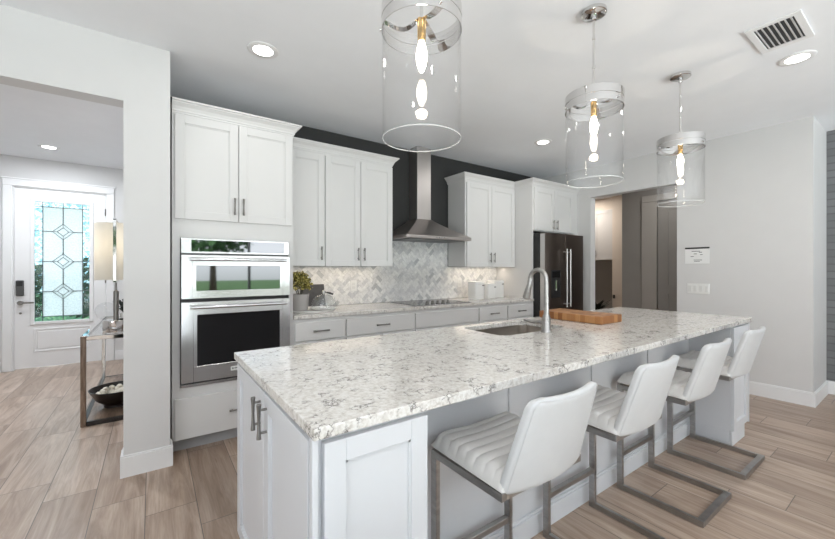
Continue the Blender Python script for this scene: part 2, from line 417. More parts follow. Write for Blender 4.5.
struct(G().box(6.52, 7.98, 2.4, 2.5, 0, H).build('wall_laundry_end', M['laundry']))
# hall closet door (two-panel door, shade put into its grey) with casing
hd = sroot('door_2', (6.38, 2.2, 0))
g = G().box(6.362, 6.398, 1.72, 2.55, .01, 2.34, .003)
for z0, z1 in ((.18, .92), (1.06, 2.20)):
    g.box(6.354, 6.364, 1.84, 1.87, z0, z1); g.box(6.354, 6.364, 2.40, 2.43, z0, z1); g.box(6.354, 6.364, 1.84, 2.43, z0-.03, z0); g.box(6.354, 6.364, 1.84, 2.43, z1, z1+.03)
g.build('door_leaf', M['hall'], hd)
g = G().box(6.35, 6.398, 2.562, 2.78, 0, 2.349, .004); g.box(6.35, 6.398, 1.61, 1.71, 0, 2.349, .004); g.box(6.35, 6.398, 1.61, 2.78, 2.35, 2.45, .004)
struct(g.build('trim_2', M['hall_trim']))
# baseboards
def base_y(name, x0, x1, y, d=-1, h=.135):          # runs along x on a face at y
    g = G(); a, b = sorted((y, y+d*.016)); g.box(x0, x1, a, b, 0, h-.012); a, b = sorted((y, y+d*.010)); g.box(x0, x1, a, b, h-.012, h, .002); struct(g.build(name, M['trim']))
def base_x(name, y0, y1, x, d=-1, h=.135):
    g = G(); a, b = sorted((x, x+d*.016)); g.box(a, b, y0, y1, 0, h-.012); a, b = sorted((x, x+d*.010)); g.box(a, b, y0, y1, h-.012, h, .002); struct(g.build(name, M['trim']))
base_y('baseboard_left', -.162, .112, YW); base_x('baseboard_left_end', YW+.0005, 3.076, .098, 1)
base_x('baseboard_opening', YW+.0005, YW+.135, -.146, -1)
base_x('baseboard_right', .7085, 1.829, XR); base_y('baseboard_right_return', XR-.016, 5.743, .708)
base_x('baseboard_brick', -4.6, .707, 5.76)
base_x('baseboard_foyer', YW+.151, YD, -.010); base_y('baseboard_foyer_back', -.43, -.026, YD); base_y('baseboard_foyer_side', -2.6, -1.55, YD)
base_x('baseboard_hall', .83, 1.60, 6.4); base_x('baseboard_hall_end', 2.785, 3.107, 6.4)
# front door casing
g = G(); g.box(-1.535, dx0, YD-.022, YD, 0, 2.36, .004); g.box(dx1, -.44, YD-.022, YD, 0, 2.36, .004); g.box(-1.535, -.44, YD-.024, YD, 2.36, 2.445, .004)
g.box(-1.545, -.43, YD-.03, YD, 2.445, 2.465, .003)
g.box(dx0, dx0+.012, YD, YD+.13, 0, dz); g.box(dx1-.012, dx1, YD, YD+.13, 0, dz); g.box(dx0, dx1, YD, YD+.13, dz-.012, dz)
struct(g.build('trim_1', M['trim'], merge=True))
# front door with a leaded glass light
d1 = sroot('door_1', (-.985, YD+.03, 0)); X0, X1, yf = -1.435, -.540, YD+.012
gx0, gx1, gz0, gz1 = -1.262, -.696, .60, 2.195
g = G(); yb = yf+.045
g.box(X0, gx0, yf, yb, .015, 2.345); g.box(gx1, X1, yf, yb, .015, 2.345); g.box(gx0, gx1, yf, yb, .015, gz0); g.box(gx0, gx1, yf, yb, gz1, 2.345)
g.build('door_slab', M['trim'], d1, merge=True)
g = G()
for a in ((gx0-.03, gx0+.012, gz0-.03, gz1+.03), (gx1-.012, gx1+.03, gz0-.03, gz1+.03)): g.box(a[0], a[1], yf-.014, yf+.01, a[2], a[3], .005)
for a in ((gx0+.0125, gx1-.0125, gz0-.03, gz0+.012), (gx0+.0125, gx1-.0125, gz1-.012, gz1+.03)): g.box(a[0], a[1], yf-.014, yf+.01, a[2], a[3], .005)
g.build('glass_frame', M['trim'], d1)
g = G()
for x0, x1, z0, z1 in ((-1.262, -.696, .215, .235), (-1.262, -.696, .50, .52), (-1.262, -1.242, .235, .50), (-.716, -.696, .235, .50)): g.box(x0, x1, yf-.008, yf+.004, z0, z1, .003)
g.box(-1.225, -.733, yf-.006, yf+.004, .252, .483, .005); g.build('raised_panel', M['trim'], d1)
bw = .085
G().box(gx0+bw, gx1-bw, yf+.018, yf+.024, gz0+.07, gz1-.07).build('glass_pane', M['artglass'], d1)
g = G(); g.box(gx0, gx0+bw, yf+.018, yf+.024, gz0, gz1); g.box(gx1-bw, gx1, yf+.018, yf+.024, gz0, gz1)
g.box(gx0+bw, gx1-bw, yf+.018, yf+.024, gz0, gz0+.07); g.box(gx0+bw, gx1-bw, yf+.018, yf+.024, gz1-.07, gz1)
g.build('border_glass', M['borderglass'], d1)
g = G(); r = .0035; xm = (gx0+gx1)/2; yc = yf+.021
for x in (gx0+bw, gx1-bw): g.box(x-r, x+r, yf+.010, yf+.030, gz0, gz1)
for z in (gz0+.07, gz1-.07): g.box(gx0, gx1, yf+.010, yf+.030, z-r, z+r)
dzs = [gz0+.40*(k+1) for k in range(3)]
dhx, dhz = .105, .105
cuts = [gz0]+[v for z in dzs for v in (z-dhz, z+dhz)]+[gz1]
for a, b in zip(cuts[::2], cuts[1::2]): g.box(xm-r, xm+r, yf+.010, yf+.030, a, b)
for z in dzs:
    g.box(gx0, xm-dhx, yf+.010, yf+.030, z-r, z+r); g.box(xm+dhx, gx1, yf+.010, yf+.030, z-r, z+r)
    for q in (1.0, .55):
        P = [(xm-dhx*q, yc, z), (xm, yc, z+dhz*q), (xm+dhx*q, yc, z), (xm, yc, z-dhz*q)]
        for i in range(4): g.cyl(P[i], P[(i+1) % 4], .0042, 6)
    for sx, sz in ((1, 0), (-1, 0), (0, 1), (0, -1)): g.cyl((xm+sx*dhx*.55, yc, z+sz*dhz*.55), (xm+sx*dhx, yc, z+sz*dhz), .003, 6)
g.build('lead_came', M['lead'], d1)
G().box(-1.418, -1.345, yf-.03, yf, .955, 1.155, .008).build('keypad_lock', M['darkmetal'], d1)
kp = G(); kp.box(-1.41, -1.353, yf-.033, yf-.028, 1.08, 1.145); kp.build('keypad_screen', M['black'], d1)
g = G(); g.cyl((-1.375, yf, .865), (-1.375, yf-.05, .865), .028, 20); g.box(-1.385, -1.245, yf-.06, yf-.045, .855, .876, .005); g.build('lever_handle', M['nickel'], d1)
G().cyl((-1.378, yf, .73), (-1.378, yf-.01, .73), .013, 14).build('door_viewer', M['nickel'], d1)
for z in (.30, 1.10, 2.05): G().cyl((X1+.004, yf-.008, z), (X1+.004, yf-.008, z+.10), .008, 10).build('hinge', M['nickel'], d1)

# backsplash of herringbone marble tile
def backsplash():
    yb, yt = 3.730, 3.722; T = .041; gp = .0020
    regs = [(.947, 4.038, .918, 1.327), (2.085, 3.125, 1.327, 1.66)]
    b = bmesh.new(); s2 = math.sqrt(.5)
    for rx0, rx1, rz0, rz1 in regs:
        cx, cz = 2.5, 1.0; t = bmesh.new(); n = 56
        for i in range(-n, n):
            for j in range(-n, n):
                d = (i-j) % 4
                if d == 0: q = (i, i+2, j, j+1)
                elif d == 2: q = (i, i+1, j-1, j+1)
                else: continue
                pts = [(q[0]*T+gp/2, q[2]*T+gp/2), (q[1]*T-gp/2, q[2]*T+gp/2), (q[1]*T-gp/2, q[3]*T-gp/2), (q[0]*T+gp/2, q[3]*T-gp/2)]
                W = [(cx+(u-v)*s2, cz+(u+v)*s2) for u, v in pts]
                if max(p[0] for p in W) < rx0 or min(p[0] for p in W) > rx1 or max(p[1] for p in W) < rz0 or min(p[1] for p in W) > rz1: continue
                random.seed(i*977+j*131+5); mi = random.choices(range(5), (30, 26, 22, 14, 6))[0]
                vt = [t.verts.new((x, yt, z)) for x, z in W]; vb = [t.verts.new((x, yb-.004, z)) for x, z in W]
                f = [t.faces.new(vt)]+[t.faces.new((vt[a], vb[a], vb[(a+1) % 4], vt[(a+1) % 4])) for a in range(4)]
                for x in f: x.material_index = mi
        for co, no in (((rx0, 0, 0), (-1, 0, 0)), ((rx1, 0, 0), (1, 0, 0)), ((0, 0, rz0), (0, 0, -1)), ((0, 0, rz1), (0, 0, 1))):
            bmesh.ops.bisect_plane(t, geom=t.verts[:]+t.edges[:]+t.faces[:], plane_co=co, plane_no=no, clear_outer=True)
        bmesh.ops.create_cube(t, size=0)
        me = bpy.data.meshes.new('t'); t.to_mesh(me); t.free(); b.from_mesh(me); bpy.data.meshes.remove(me)
    nf = len(b.faces)
    g = G(); g.b.free(); g.b = b
    h = G()
    for rx0, rx1, rz0, rz1 in regs: h.box(rx0, rx1, 3.7255, 3.7298, rz0, rz1)
    me = bpy.data.meshes.new('t'); h.b.to_mesh(me); h.b.free()
    for p in me.polygons: p.material_index = 5
    b.from_mesh(me)
    bmesh.ops.recalc_face_normals(b, faces=b.faces[:])
    o = g.build('tile_backsplash', None, mats=MARB+[M['grout']])
    tag(o, 'herringbone marble tile backsplash between the counter and the wall cabinets', 'backsplash'); return o
random.seed(7); backsplash(); random.seed(11)

# ------------------------------------------------------------------ cabinetry
def frame(g, map_, u0, u1, z0, z1, fw=.058, th=.020, rec=.011, bev=.0015):
    """shaker front: four rails around a recessed panel; map_(u, depth, z) -> box corners handled by the caller"""
    map_(g, u0, u0+fw, z0, z1, 0, th, bev); map_(g, u1-fw, u1, z0, z1, 0, th, bev)
    map_(g, u0+fw, u1-fw, z0, z0+fw, 0, th, bev); map_(g, u0+fw, u1-fw, z1-fw, z1, 0, th, bev)
    map_(g, u0+fw-.002, u1-fw+.002, z0+fw-.002, z1-fw+.002, 0, th-rec, 0)
    i = fw; k = .007                                             # inner bead
    for a in ((u0+i, u0+i+k, z0+i, z1-i), (u1-i-k, u1-i, z0+i, z1-i), (u0+i, u1-i, z0+i, z0+i+k), (u0+i, u1-i, z1-i-k, z1-i)): map_(g, *a, 0, th-rec*.5, 0)
def on_y(yf):                                                    # fronts facing -y, standing off the plane yf
    return lambda g, u0, u1, z0, z1, a, b, bev: g.box(u0, u1, yf-b, yf-a, z0, z1, bev)
def on_x(xf, sgn=-1):
    def f(g, u0, u1, z0, z1, a, b, bev):
        p, q = sorted((xf+sgn*a, xf+sgn*b)); g.box(p, q, u0, u1, z0, z1, bev)
    return f
def pull(parent, c, axis, out, L=.125, name='handle'):
    """flared bar pull centred at c, along axis, standing off in direction out"""
    c = Vector(c); out = Vector(out); ax = {'x': Vector((1, 0, 0)), 'y': Vector((0, 1, 0)), 'z': Vector((0, 0, 1))}[axis]
    g = G(); m = c+out*.025; h = L/2
    prof = [(0, -h), (.0078, -h), (.0080, -h+.004), (.0062, -h*.62), (.0048, 0), (.0062, h*.62), (.0080, h-.004), (.0078, h), (0, h)]
    g.lathe(prof, m, 14, axis)
    for s in (-1, 1): g.cyl(c+ax*s*h*.66, m+ax*s*h*.66, .0045, 10)
    return g.build(name, M['nickel'], parent, 40)
def crown(parent, x0, x1, yb, yf, z0, z1, left=True, right=True, out=.058, mat=None, ybl=None, ybr=None):
    h = z1-z0
    prof = [(.006, 0), (.006, .14), (.012, .16), (.014, .30), (.024, .52), (.040, .70), (.046, .76), (.046, .82), (out, .88), (out, 1.0), (0, 1.0)]
    P = []
    for o, t in [(0, 0)]+prof:
        a = x0-(o if left else 0); b = x1+(o if right else 0); z = z0+h*t
        P.append([(a, ybl or yb-.001, z), (a, yf-o, z), (b, yf-o, z), (b, ybr or yb-.001, z), (x1, ybr or yb-.001, z), (x1, yb, z), (x0, yb, z), (x0, ybl or yb-.001, z)])
    g = G(); g.loft(P, True, True); return g.build('crown_moulding', mat or M['cab'], parent)
CB = M['cab']; F = 3.10; YB = 3.728
# tall oven cabinet
t = thing('oven_cabinet', 'tall white cabinet around the wall oven, beside the foyer wall', 'cabinet', (.53, 3.42, 0))
g = G(); g.box(.112, .945, F, YB, 1.521, 2.39); g.box(.112, .945, F, YB, .10, .464)
g.box(.112, .160, F, YB, .464, 1.521); g.box(.912, .945, F, YB, .464, 1.521); g.box(.160, .912, F+.56, YB, .464, 1.521)
g.box(.912, .945, F, YB, 0, .10)
g.build('carcass', CB, t, merge=True)
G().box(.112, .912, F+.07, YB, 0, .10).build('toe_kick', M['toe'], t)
for u0, u1, hx in ((.128, .530, .505), (.536, .935, .565)):
    g = G(); frame(g, on_y(F), u0, u1, 1.652, 2.382); d = g.build('door', CB, t); pull(d, (hx, F-.020, 1.765), 'z', (0, -1, 0))
g = G(); on_y(F)(g, .128, .935, .105, .392, 0, .020, .002); d = g.build('drawer', CB, t); pull(d, (.53, F-.020, .25), 'x', (0, -1, 0))
crown(t, .112, .945, YB, F, 2.39, 2.475, left=False, ybr=3.385)
# wall oven: microwave over oven
t = thing('wall_oven', 'stainless steel double wall oven with black lower window in the tall white cabinet', 'oven', (.535, 3.35, .455))
x0, x1 = .164, .908; fo = F-.004
g = G(); g.box(.165, .907, F+.002, F+.54, .465, 1.518); g.build('housing', M['darkmetal'], t)
G().box(x0, x1, F-.022, F, 1.412, 1.520, .002).build('control_panel', M['steel'], t)
G().box(.226, .866, F-.0245, F-.021, 1.425, 1.507).build('display', M['mirrorglass'], t)
def oven_door(z0, z1, wx0, wx1, wz0, wz1, gm, hz, frame_m):
    g = G(); yo, yi = F-.045, F-.001
    g.box(x0, wx0, yo, yi, z0, z1, .002); g.box(wx1, x1, yo, yi, z0, z1, .002); g.box(wx0, wx1, yo, yi, z0, wz0, .002); g.box(wx0, wx1, yo, yi, wz1, z1, .002)
    d = g.build('oven_door', M['steel'], t)
    G().box(wx0-.001, wx1+.001, yo+.005, yo+.02, wz0-.001, wz1+.001).build('window', gm, d)
    b = .022                                                  # bright rim beside the window
    G().box(wx0, wx0+b, yo+.001, yo+.01, wz0, wz1).build('window_rim', M['steel'], d); G().box(wx1-b, wx1, yo+.001, yo+.01, wz0, wz1).build('window_rim', M['steel'], d)
    g = G(); yh = yo-.045
    g.tube([(.215, yh, hz), (.868, yh, hz)], .011, 14)
    for x in (.24, .843): g.cyl((x, yo, hz), (x, yh, hz), .009, 12)
    g.build('handle', M['steel'], d, 40)
    return d
oven_door(1.090, 1.400, .232, .852, 1.145, 1.322, M['mirrorglass'], 1.368, None)
d = oven_door(.502, 1.066, .238, .850, .612, .975, M['blackglass'], 1.030, None)
G().box(.475, .530, F-.0475, F-.0445, .548, .580, .001).build('badge', M['outlet2'], d)
g = G(); g.box(.484, .494, F-.0482, F-.047, .558, .570); g.box(.499, .521, F-.0482, F-.047, .560, .568); g.build('badge_mark', M['grey_sticker'], d)
g = G(); g.box(x0, x1, F-.012, F, 1.067, 1.089); g.build('vent_gap', M['black'], t)
G().box(x0, x1, F-.015, F, .465, .484, .001).build('bottom_trim', M['steel'], t)
G().box(x0, x1, F-.008, F, .484, .501).build('bottom_vent', M['black'], t)

# wall cabinets left of the hood
UB = 3.40; UZ0, UZ1 = 1.327, 2.39
def wall_cabinet(label, x0, x1, doors, left, right, z0=UZ0, side=None):
    t = thing('upper_cabinet', label, 'cabinet', ((x0+x1)/2, 3.56, z0))
    G().box(x0+.0005, x1-.0005, UB, YB-.008, z0+.004, UZ1).build('carcass', CB, t)
    for u0, u1, hx in doors:
        g = G(); frame(g, on_y(UB), u0, u1, z0, 2.372); d = g.build('door', CB, t)
        pull(d, (hx, UB-.020, z0+.12), 'z', (0, -1, 0))
    crown(t, x0, x1, YB, UB, 2.39, 2.475, left, right)
    return t
wall_cabinet('white single-door wall cabinet next to the tall oven cabinet', .946, 1.331, [(1.0, 1.326, 1.293)], False, False)
wall_cabinet('white double-door wall cabinet left of the range hood', 1.331, 2.083, [(1.338, 1.703, 1.672), (1.709, 2.078, 1.740)], False, True)
wall_cabinet('white double-door wall cabinet between range hood and refrigerator', 3.130, 4.038, [(3.150, 3.580, 3.548), (3.586, 4.030, 3.618)], True, False)
# cabinet over and beside the refrigerator
t = thing('refrigerator_cabinet', 'white cabinet surround with doors above the dark refrigerator', 'cabinet', (4.56, 3.42, 0))
g = G(); g.box(4.040, 4.058, F, YB, 0, 2.39); g.box(4.058, 5.074, F, YB, 1.80, 2.39); g.box(4.985, 5.074, F, YB, 0, 1.80); g.box(4.058, 4.985, YB-.02, YB, 0, 1.8)
g.build('carcass', CB, t, merge=True)
for u0, u1, hx in ((4.062, 4.492, 4.455), (4.498, 4.930, 4.535)):
    g = G(); frame(g, on_y(F), u0, u1, 1.812, 2.372); d = g.build('door', CB, t); pull(d, (hx, F-.020, 1.90), 'z', (0, -1, 0))
crown(t, 4.040, 5.074, YB, F, 2.39, 2.475, True, False, ybl=3.385)
# base cabinets
def base_cabinet(label, x0, x1, handle=True, group=None):
    t = thing('base_cabinet', label, 'cabinet', ((x0+x1)/2, 3.42, 0))
    g = G(); g.box(x0+.0005, x1-.0005, F, YB, .10, .884); g.build('carcass', CB, t)
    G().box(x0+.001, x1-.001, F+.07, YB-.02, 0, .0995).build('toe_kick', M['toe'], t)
    g = G(); on_y(F)(g, x0+.012, x1-.004, .700, .852, 0, .020, .002); d = g.build('drawer', CB, t)
    if handle: pull(d, ((x0+x1)/2, F-.020, .776), 'x', (0, -1, 0), .14)
    w_ = x1-x0; n = 2 if w_ > .6 else 1
    for i in range(n):
        a = x0+.012+(w_-.016)*i/n; b = x0+.012+(w_-.016)*(i+1)/n-.004
        g = G(); frame(g, on_y(F), a, b, .115, .690); dd = g.build('door', CB, t)
        pull(dd, (b-.035 if (n == 1 or i == 0) else a+.035, F-.020, .60), 'z', (0, -1, 0))
base_cabinet('white base cabinet under the plant tray, right beside the tall oven cabinet', .946, 1.404)
base_cabinet('white base cabinet under the counter, second from the wall oven', 1.404, 2.158)
base_cabinet('wide white base cabinet under the cooktop, plain front without a pull', 2.158, 3.052, False)
base_cabinet('white base cabinet under the canisters, just right of the cooktop', 3.052, 3.540)
base_cabinet('white base cabinet at the counter end next to the refrigerator', 3.540, 4.040)
tag(G().box(.946, 4.039, F-.028, 3.7215, .8845, .916, .003).build('countertop', M['quartz']), 'speckled quartz worktop along the back wall under the backsplash', 'countertop')
# cooktop
t = thing('cooktop', 'black glass cooktop with front knobs set into the back counter', 'cooktop', (2.60, 3.40, .916))
G().box(2.20, 2.98, 3.13, 3.64, .9165, .922, .002).build('trim_frame', M['steel'], t)
G().box(2.212, 2.968, 3.142, 3.628, .9215, .9245, .001).build('surface', M['blackglass'], t)
for x, y, r in ((2.36, 3.50, .09), (2.36, 3.29, .07), (2.60, 3.44, .11), (2.82, 3.50, .07), (2.82, 3.29, .09)):
    G().lathe([(r-.004, .9246), (r, .9246), (r, .925), (r-.004, .925), (r-.004, .9246)], (x, y, 0), 40).build('burner', M['darkmetal'], t, 40)
for i in range(5):
    g = G(); x = 2.40+.072*i; g.lathe([(0, .9246), (.022, .9246), (.022, .932), (.017, .936), (.016, .956), (0, .956)], (x, 3.195, 0), 18); g.box(x-.003, x+.003, 3.180, 3.210, .956, .960); g.build('knob', M['nickel'], t, 40)
# range hood
t = thing('range_hood', 'stainless steel chimney range hood on the grey wall above the cooktop', 'range hood', (2.62, 3.5, 1.62))
G().box(2.52, 2.72, 3.55, 3.728, 1.885, 2.738, .002).build('chimney', M['steel_v'], t)
hx0, hx1, hy0 = 2.165, 3.085, 3.235
G().box(hx0, hx1, hy0, 3.7215, 1.632, 1.668, .003).build('lip', M['hood'], t)
rings = []
for s in range(9):
    q = s/8; e_ = (1-q)**1.13
    z = 1.668+(1.886-1.668)*q
    a = 2.515+(hx0-2.515)*e_; b = 2.725+(hx1-2.725)*e_; y = 3.545+(hy0-3.545)*e_
    rings.append([(a, 3.7285, z), (a, y, z), (b, y, z), (b, 3.7285, z)])
G().loft(rings).build('canopy', M['hood'], t, 30)
g = G()
for k in range(3): g.box(2.24+.26*k, 2.48+.26*k, 3.27, 3.68, 1.626, 1.632)
g.build('filter', M['darkmetal'], t)
for k in range(4): G().cyl((2.56+.035*k, hy0, 1.65), (2.56+.035*k, hy0-.004, 1.65), .006, 10).build('button', M['chrome'], t)
# refrigerator
t = thing('refrigerator', 'dark stainless french-door refrigerator in the white cabinet surround', 'refrigerator', (4.5, 3.3, 0))
fx0, fx1 = 4.066, 4.925
g = G(); g.box(fx0, fx1, 3.012, 3.70, .02, 1.765, .003); g.build('body', M['black'], t)
for u0, u1 in ((fx0, 4.492), (4.498, fx1)):
    g = G(); g.box(u0, u1, 2.920, 3.005, .66, 1.765, .008, 2); d = g.build('door', M['fridge'], t, 30)
    if u0 == fx0: 
        ld = d; G().box(fx0-.0015, fx0, 2.930, 2.998, .67, 1.755).build('door_edge_sheen', M['fridge_side'], d)  # sheet painting the reflection on the door side
    hx = 4.455 if u0 == fx0 else 4.535
    g = G(); g.tube([(hx, 2.868, .80), (hx, 2.868, 1.565)], .011, 14)
    for z in (.84, 1.525): g.cyl((hx, 2.92, z), (hx, 2.868, z), .009, 12)
    g.build('handle', M['fridge_side'], d, 40)
g = G(); g.box(fx0, fx1, 2.920, 3.005, .06, .65, .008, 2); d = g.build('freezer_drawer', M['fridge'], t, 30)
g = G(); g.tube([(4.15, 2.868, .585), (4.84, 2.868, .585)], .011, 14)
for x in (4.2, 4.79): g.cyl((x, 2.92, .585), (x, 2.868, .585), .009, 12)
g.build('handle', M['fridge_side'], d, 40)
g = G(); g.box(4.185, 4.385, 2.915, 2.922, .925, 1.285, .002); d = g.build('water_dispenser', M['black'], t)
G().box(4.20, 4.37, 2.9125, 2.9155, 1.19, 1.27).build('dispenser_panel', M['blackglass'], d)
g = G(); g.box(4.27, 4.30, 2.905, 2.9155, 1.02, 1.15, .003); g.build('dispenser_paddle', M['chrome'], d)

# ------------------------------------------------------------------ island
IX0, IX1 = .335, 3.815; IY0, IY1 = .905, 1.865
def island_end(label, xa, xb, face_x, sgn):
    t = thing('island_cabinet', label, 'cabinet', ((xa+xb)/2, 1.38, 0))
    g = G(); g.box(xa, xb, IY0, IY1, .10, .884); g.build('carcass', M['island'], t)
    k0, k1 = (xa+.07, xb) if sgn < 0 else (xa, xb-.07)
    g = G(); g.box(k0, k1, IY0+.004, IY1-.05, 0, .0995); g.build('toe_kick', M['island'], t)
    ym = (IY0+IY1)/2-.02
    for u0, u1, hy in ((IY0+.010, ym-.003, ym-.044), (ym+.003, IY1-.010, ym+.044)):
        g = G(); frame(g, on_x(face_x, sgn), u0, u1, .112, .872); d = g.build('door', M['island'], t)
        pull(d, (face_x+sgn*.020, hy, .790), 'z', (sgn, 0, 0), .116)
    g = G(); frame(g, on_y(IY0), xa+(.012 if sgn < 0 else .004), xb-(.004 if sgn < 0 else .012), .112, .868, .058, .022, .010)
    g.build('side_panel', M['island'], t)
    g = G(); p0, p1 = (xa-.0195, xa-.004) if sgn < 0 else (xb+.004, xb+.0195); g.box(p0, p1, IY0-.022, IY0-.0005, .10, .884, .0015); g.build('corner_post', M['island'], t)
    g = G(); b0, b1 = (xa+.062, xb) if sgn < 0 else (xa, xb-.062); g.box(b0, b1, IY0-.012, IY0+.004, 0, .10, .003); g.build('base_moulding', M['island'], t)
    return t
island_end('white island end cabinet with two doors facing the wall oven', IX0, .669, IX0, -1)
island_end('white island end cabinet behind the farthest stool, near the right wall', 3.462, IX1, IX1, 1)
t = thing('kitchen_island', 'white island middle with knee wall behind the stools', 'island', (2.07, 1.5, 0))
g = G(); g.box(.670, 3.461, 1.165, 1.19, .0, .884); g.box(.670, 3.461, IY1-.02, IY1, .10, .884); g.build('knee_wall', M['island'], t)
g = G(); g.box(.670, 3.461, 1.150, 1.164, 0, .100, .003); g.box(.670, 3.461, 1.155, 1.164, .100, .115, .003); g.build('base_moulding', M['island'], t)
for x in (1.37, 2.07, 2.77): G().box(x-.03, x+.03, 1.157, 1.165, .115, .884, .002).build('panel_stile', M['island'], t)
G().box(.670, 3.461, 1.19, IY1-.08, .0, .05).build('plinth', M['island'], t)
# worktop with the sink cut out
SX0, SX1, SY0, SY1 = 1.640, 2.255, 1.450, 1.825
def worktop():
    b = bmesh.new(); z1, z0 = .916, .885
    out = [(.316, .873), (3.862, .873), (3.862, 1.895), (.308, 1.895)]; inn = [(p[0], p[1]) for p in rrect(SX0, SX1, SY0, SY1, 0, .07, 6)]
    for z in (z1, z0):
        E_ = []
        for loop in (out, inn):
            vs = [b.verts.new((x, y, z)) for x, y in loop]
            E_ += [b.edges.new((vs[i], vs[(i+1) % len(vs)])) for i in range(len(vs))]
        bmesh.ops.triangle_fill(b, edges=E_, use_beauty=True)
    b.verts.ensure_lookup_table(); n = len(out)+len(inn); vv = b.verts[:]
    for o, l in ((0, len(out)), (len(out), len(inn))):
        for i in range(l):
            a, c = vv[o+i], vv[o+(i+1) % l]; a2, c2 = vv[n+o+i], vv[n+o+(i+1) % l]; b.faces.new((a, c, c2, a2))
    bmesh.ops.recalc_face_normals(b, faces=b.faces[:])
    g = G(); g.b.free(); g.b = b; o = g.build('island_worktop', M['quartz'])
    m = o.modifiers.new('bevel', 'BEVEL'); m.width = .003; m.segments = 2; m.limit_method = 'ANGLE'; m.angle_limit = math.radians(60)
    return tag(o, 'long speckled quartz worktop of the island, in front of the stools', 'countertop')
worktop()
t = thing('sink', 'undermount stainless steel sink set into the island worktop', 'sink', (1.967, 1.643, .66))
R_ = [rrect(SX0-.012, SX1+.012, SY0-.012, SY1+.012, .8845, .08), rrect(SX0+.002, SX1-.002, SY0+.002, SY1-.002, .8845, .07), rrect(SX0+.006, SX1-.006, SY0+.006, SY1-.006, .70, .06), rrect(SX0+.03, SX1-.03, SY0+.03, SY1-.03, .672, .05), rrect(SX0+.20, SX1-.20, SY0+.12, SY1-.12, .668, .04)]
R_ += [rrect(SX0+.20, SX1-.20, SY0+.12, SY1-.12, .664, .04), rrect(SX0-.002, SX1+.002, SY0-.002, SY1+.002, .664, .06), rrect(SX0-.012, SX1+.012, SY0-.012, SY1+.012, .880, .08)]
g = G(); g.loft(R_+[R_[0]], True, False); g.quad(R_[4]); g.build('basin', M['sink'], t, 40)
G().lathe([(0, .669), (.042, .669), (.042, .673), (.03, .671), (0, .671)], (1.967, 1.643, 0), 24).build('drain', M['chrome'], t, 40)
# faucet
t = thing('faucet', 'brushed steel pull-down gooseneck faucet standing beside the island sink', 'faucet', (1.965, 1.395, .916)); fx, fy = 1.958, 1.400
G().lathe([(0, .9165), (.032, .9165), (.032, .922), (.026, .932), (.024, 1.0), (.020, 1.02), (0, 1.02)], (fx, fy, 0), 24).build('base', M['stool_metal'], t, 40)
P = [(fx, fy, 1.0), (fx, fy, 1.12), (fx, fy, 1.215)]; R0 = .060
for i in range(1, 13):
    a = PI-PI*i/13*1.10; P.append((fx, fy+R0+R0*math.cos(a), 1.232+R0*1.05*math.sin(a)))
rr = [.0165, .0155, .0145]+[.0140]*12
G().tube(P, rr, 16).build('spout', M['stool_metal'], t, 50)
e0 = Vector(P[-1]); dn = (Vector(P[-1])-Vector(P[-2])).normalized()
g = G(); g.tube([e0, e0+dn*.02+Vector((0, .003, -.01)), e0+Vector((0, .012, -.05)), e0+Vector((0, .030, -.112)), e0+Vector((0, .032, -.119))], [.0150, .0165, .0185, .0235, .0215], 18); hd_ = g.build('spray_head', M['stool_metal'], t, 50)
g = G(); g.box(fx-.007, fx+.007, e0.y+.030, e0.y+.038, e0.z-.095, e0.z-.055, .003); g.build('spray_button', M['black'], hd_)
g = G(); g.tube([(fx, fy+.015, .968), (fx, fy+.045, .972), (fx-.002, fy+.10, .966), (fx-.004, fy+.165, .974)], [.015, .012, .009, .007], 12); g.build('lever', M['stool_metal'], t, 50)
# butcher block
o = G().box(2.510, 2.785, 1.352, 1.860, .9165, .972, .006, 2).build('cutting_board', M['butcher'])
tag(o, 'thick end-grain wooden cutting board lying on the island beside the faucet', 'cutting board')

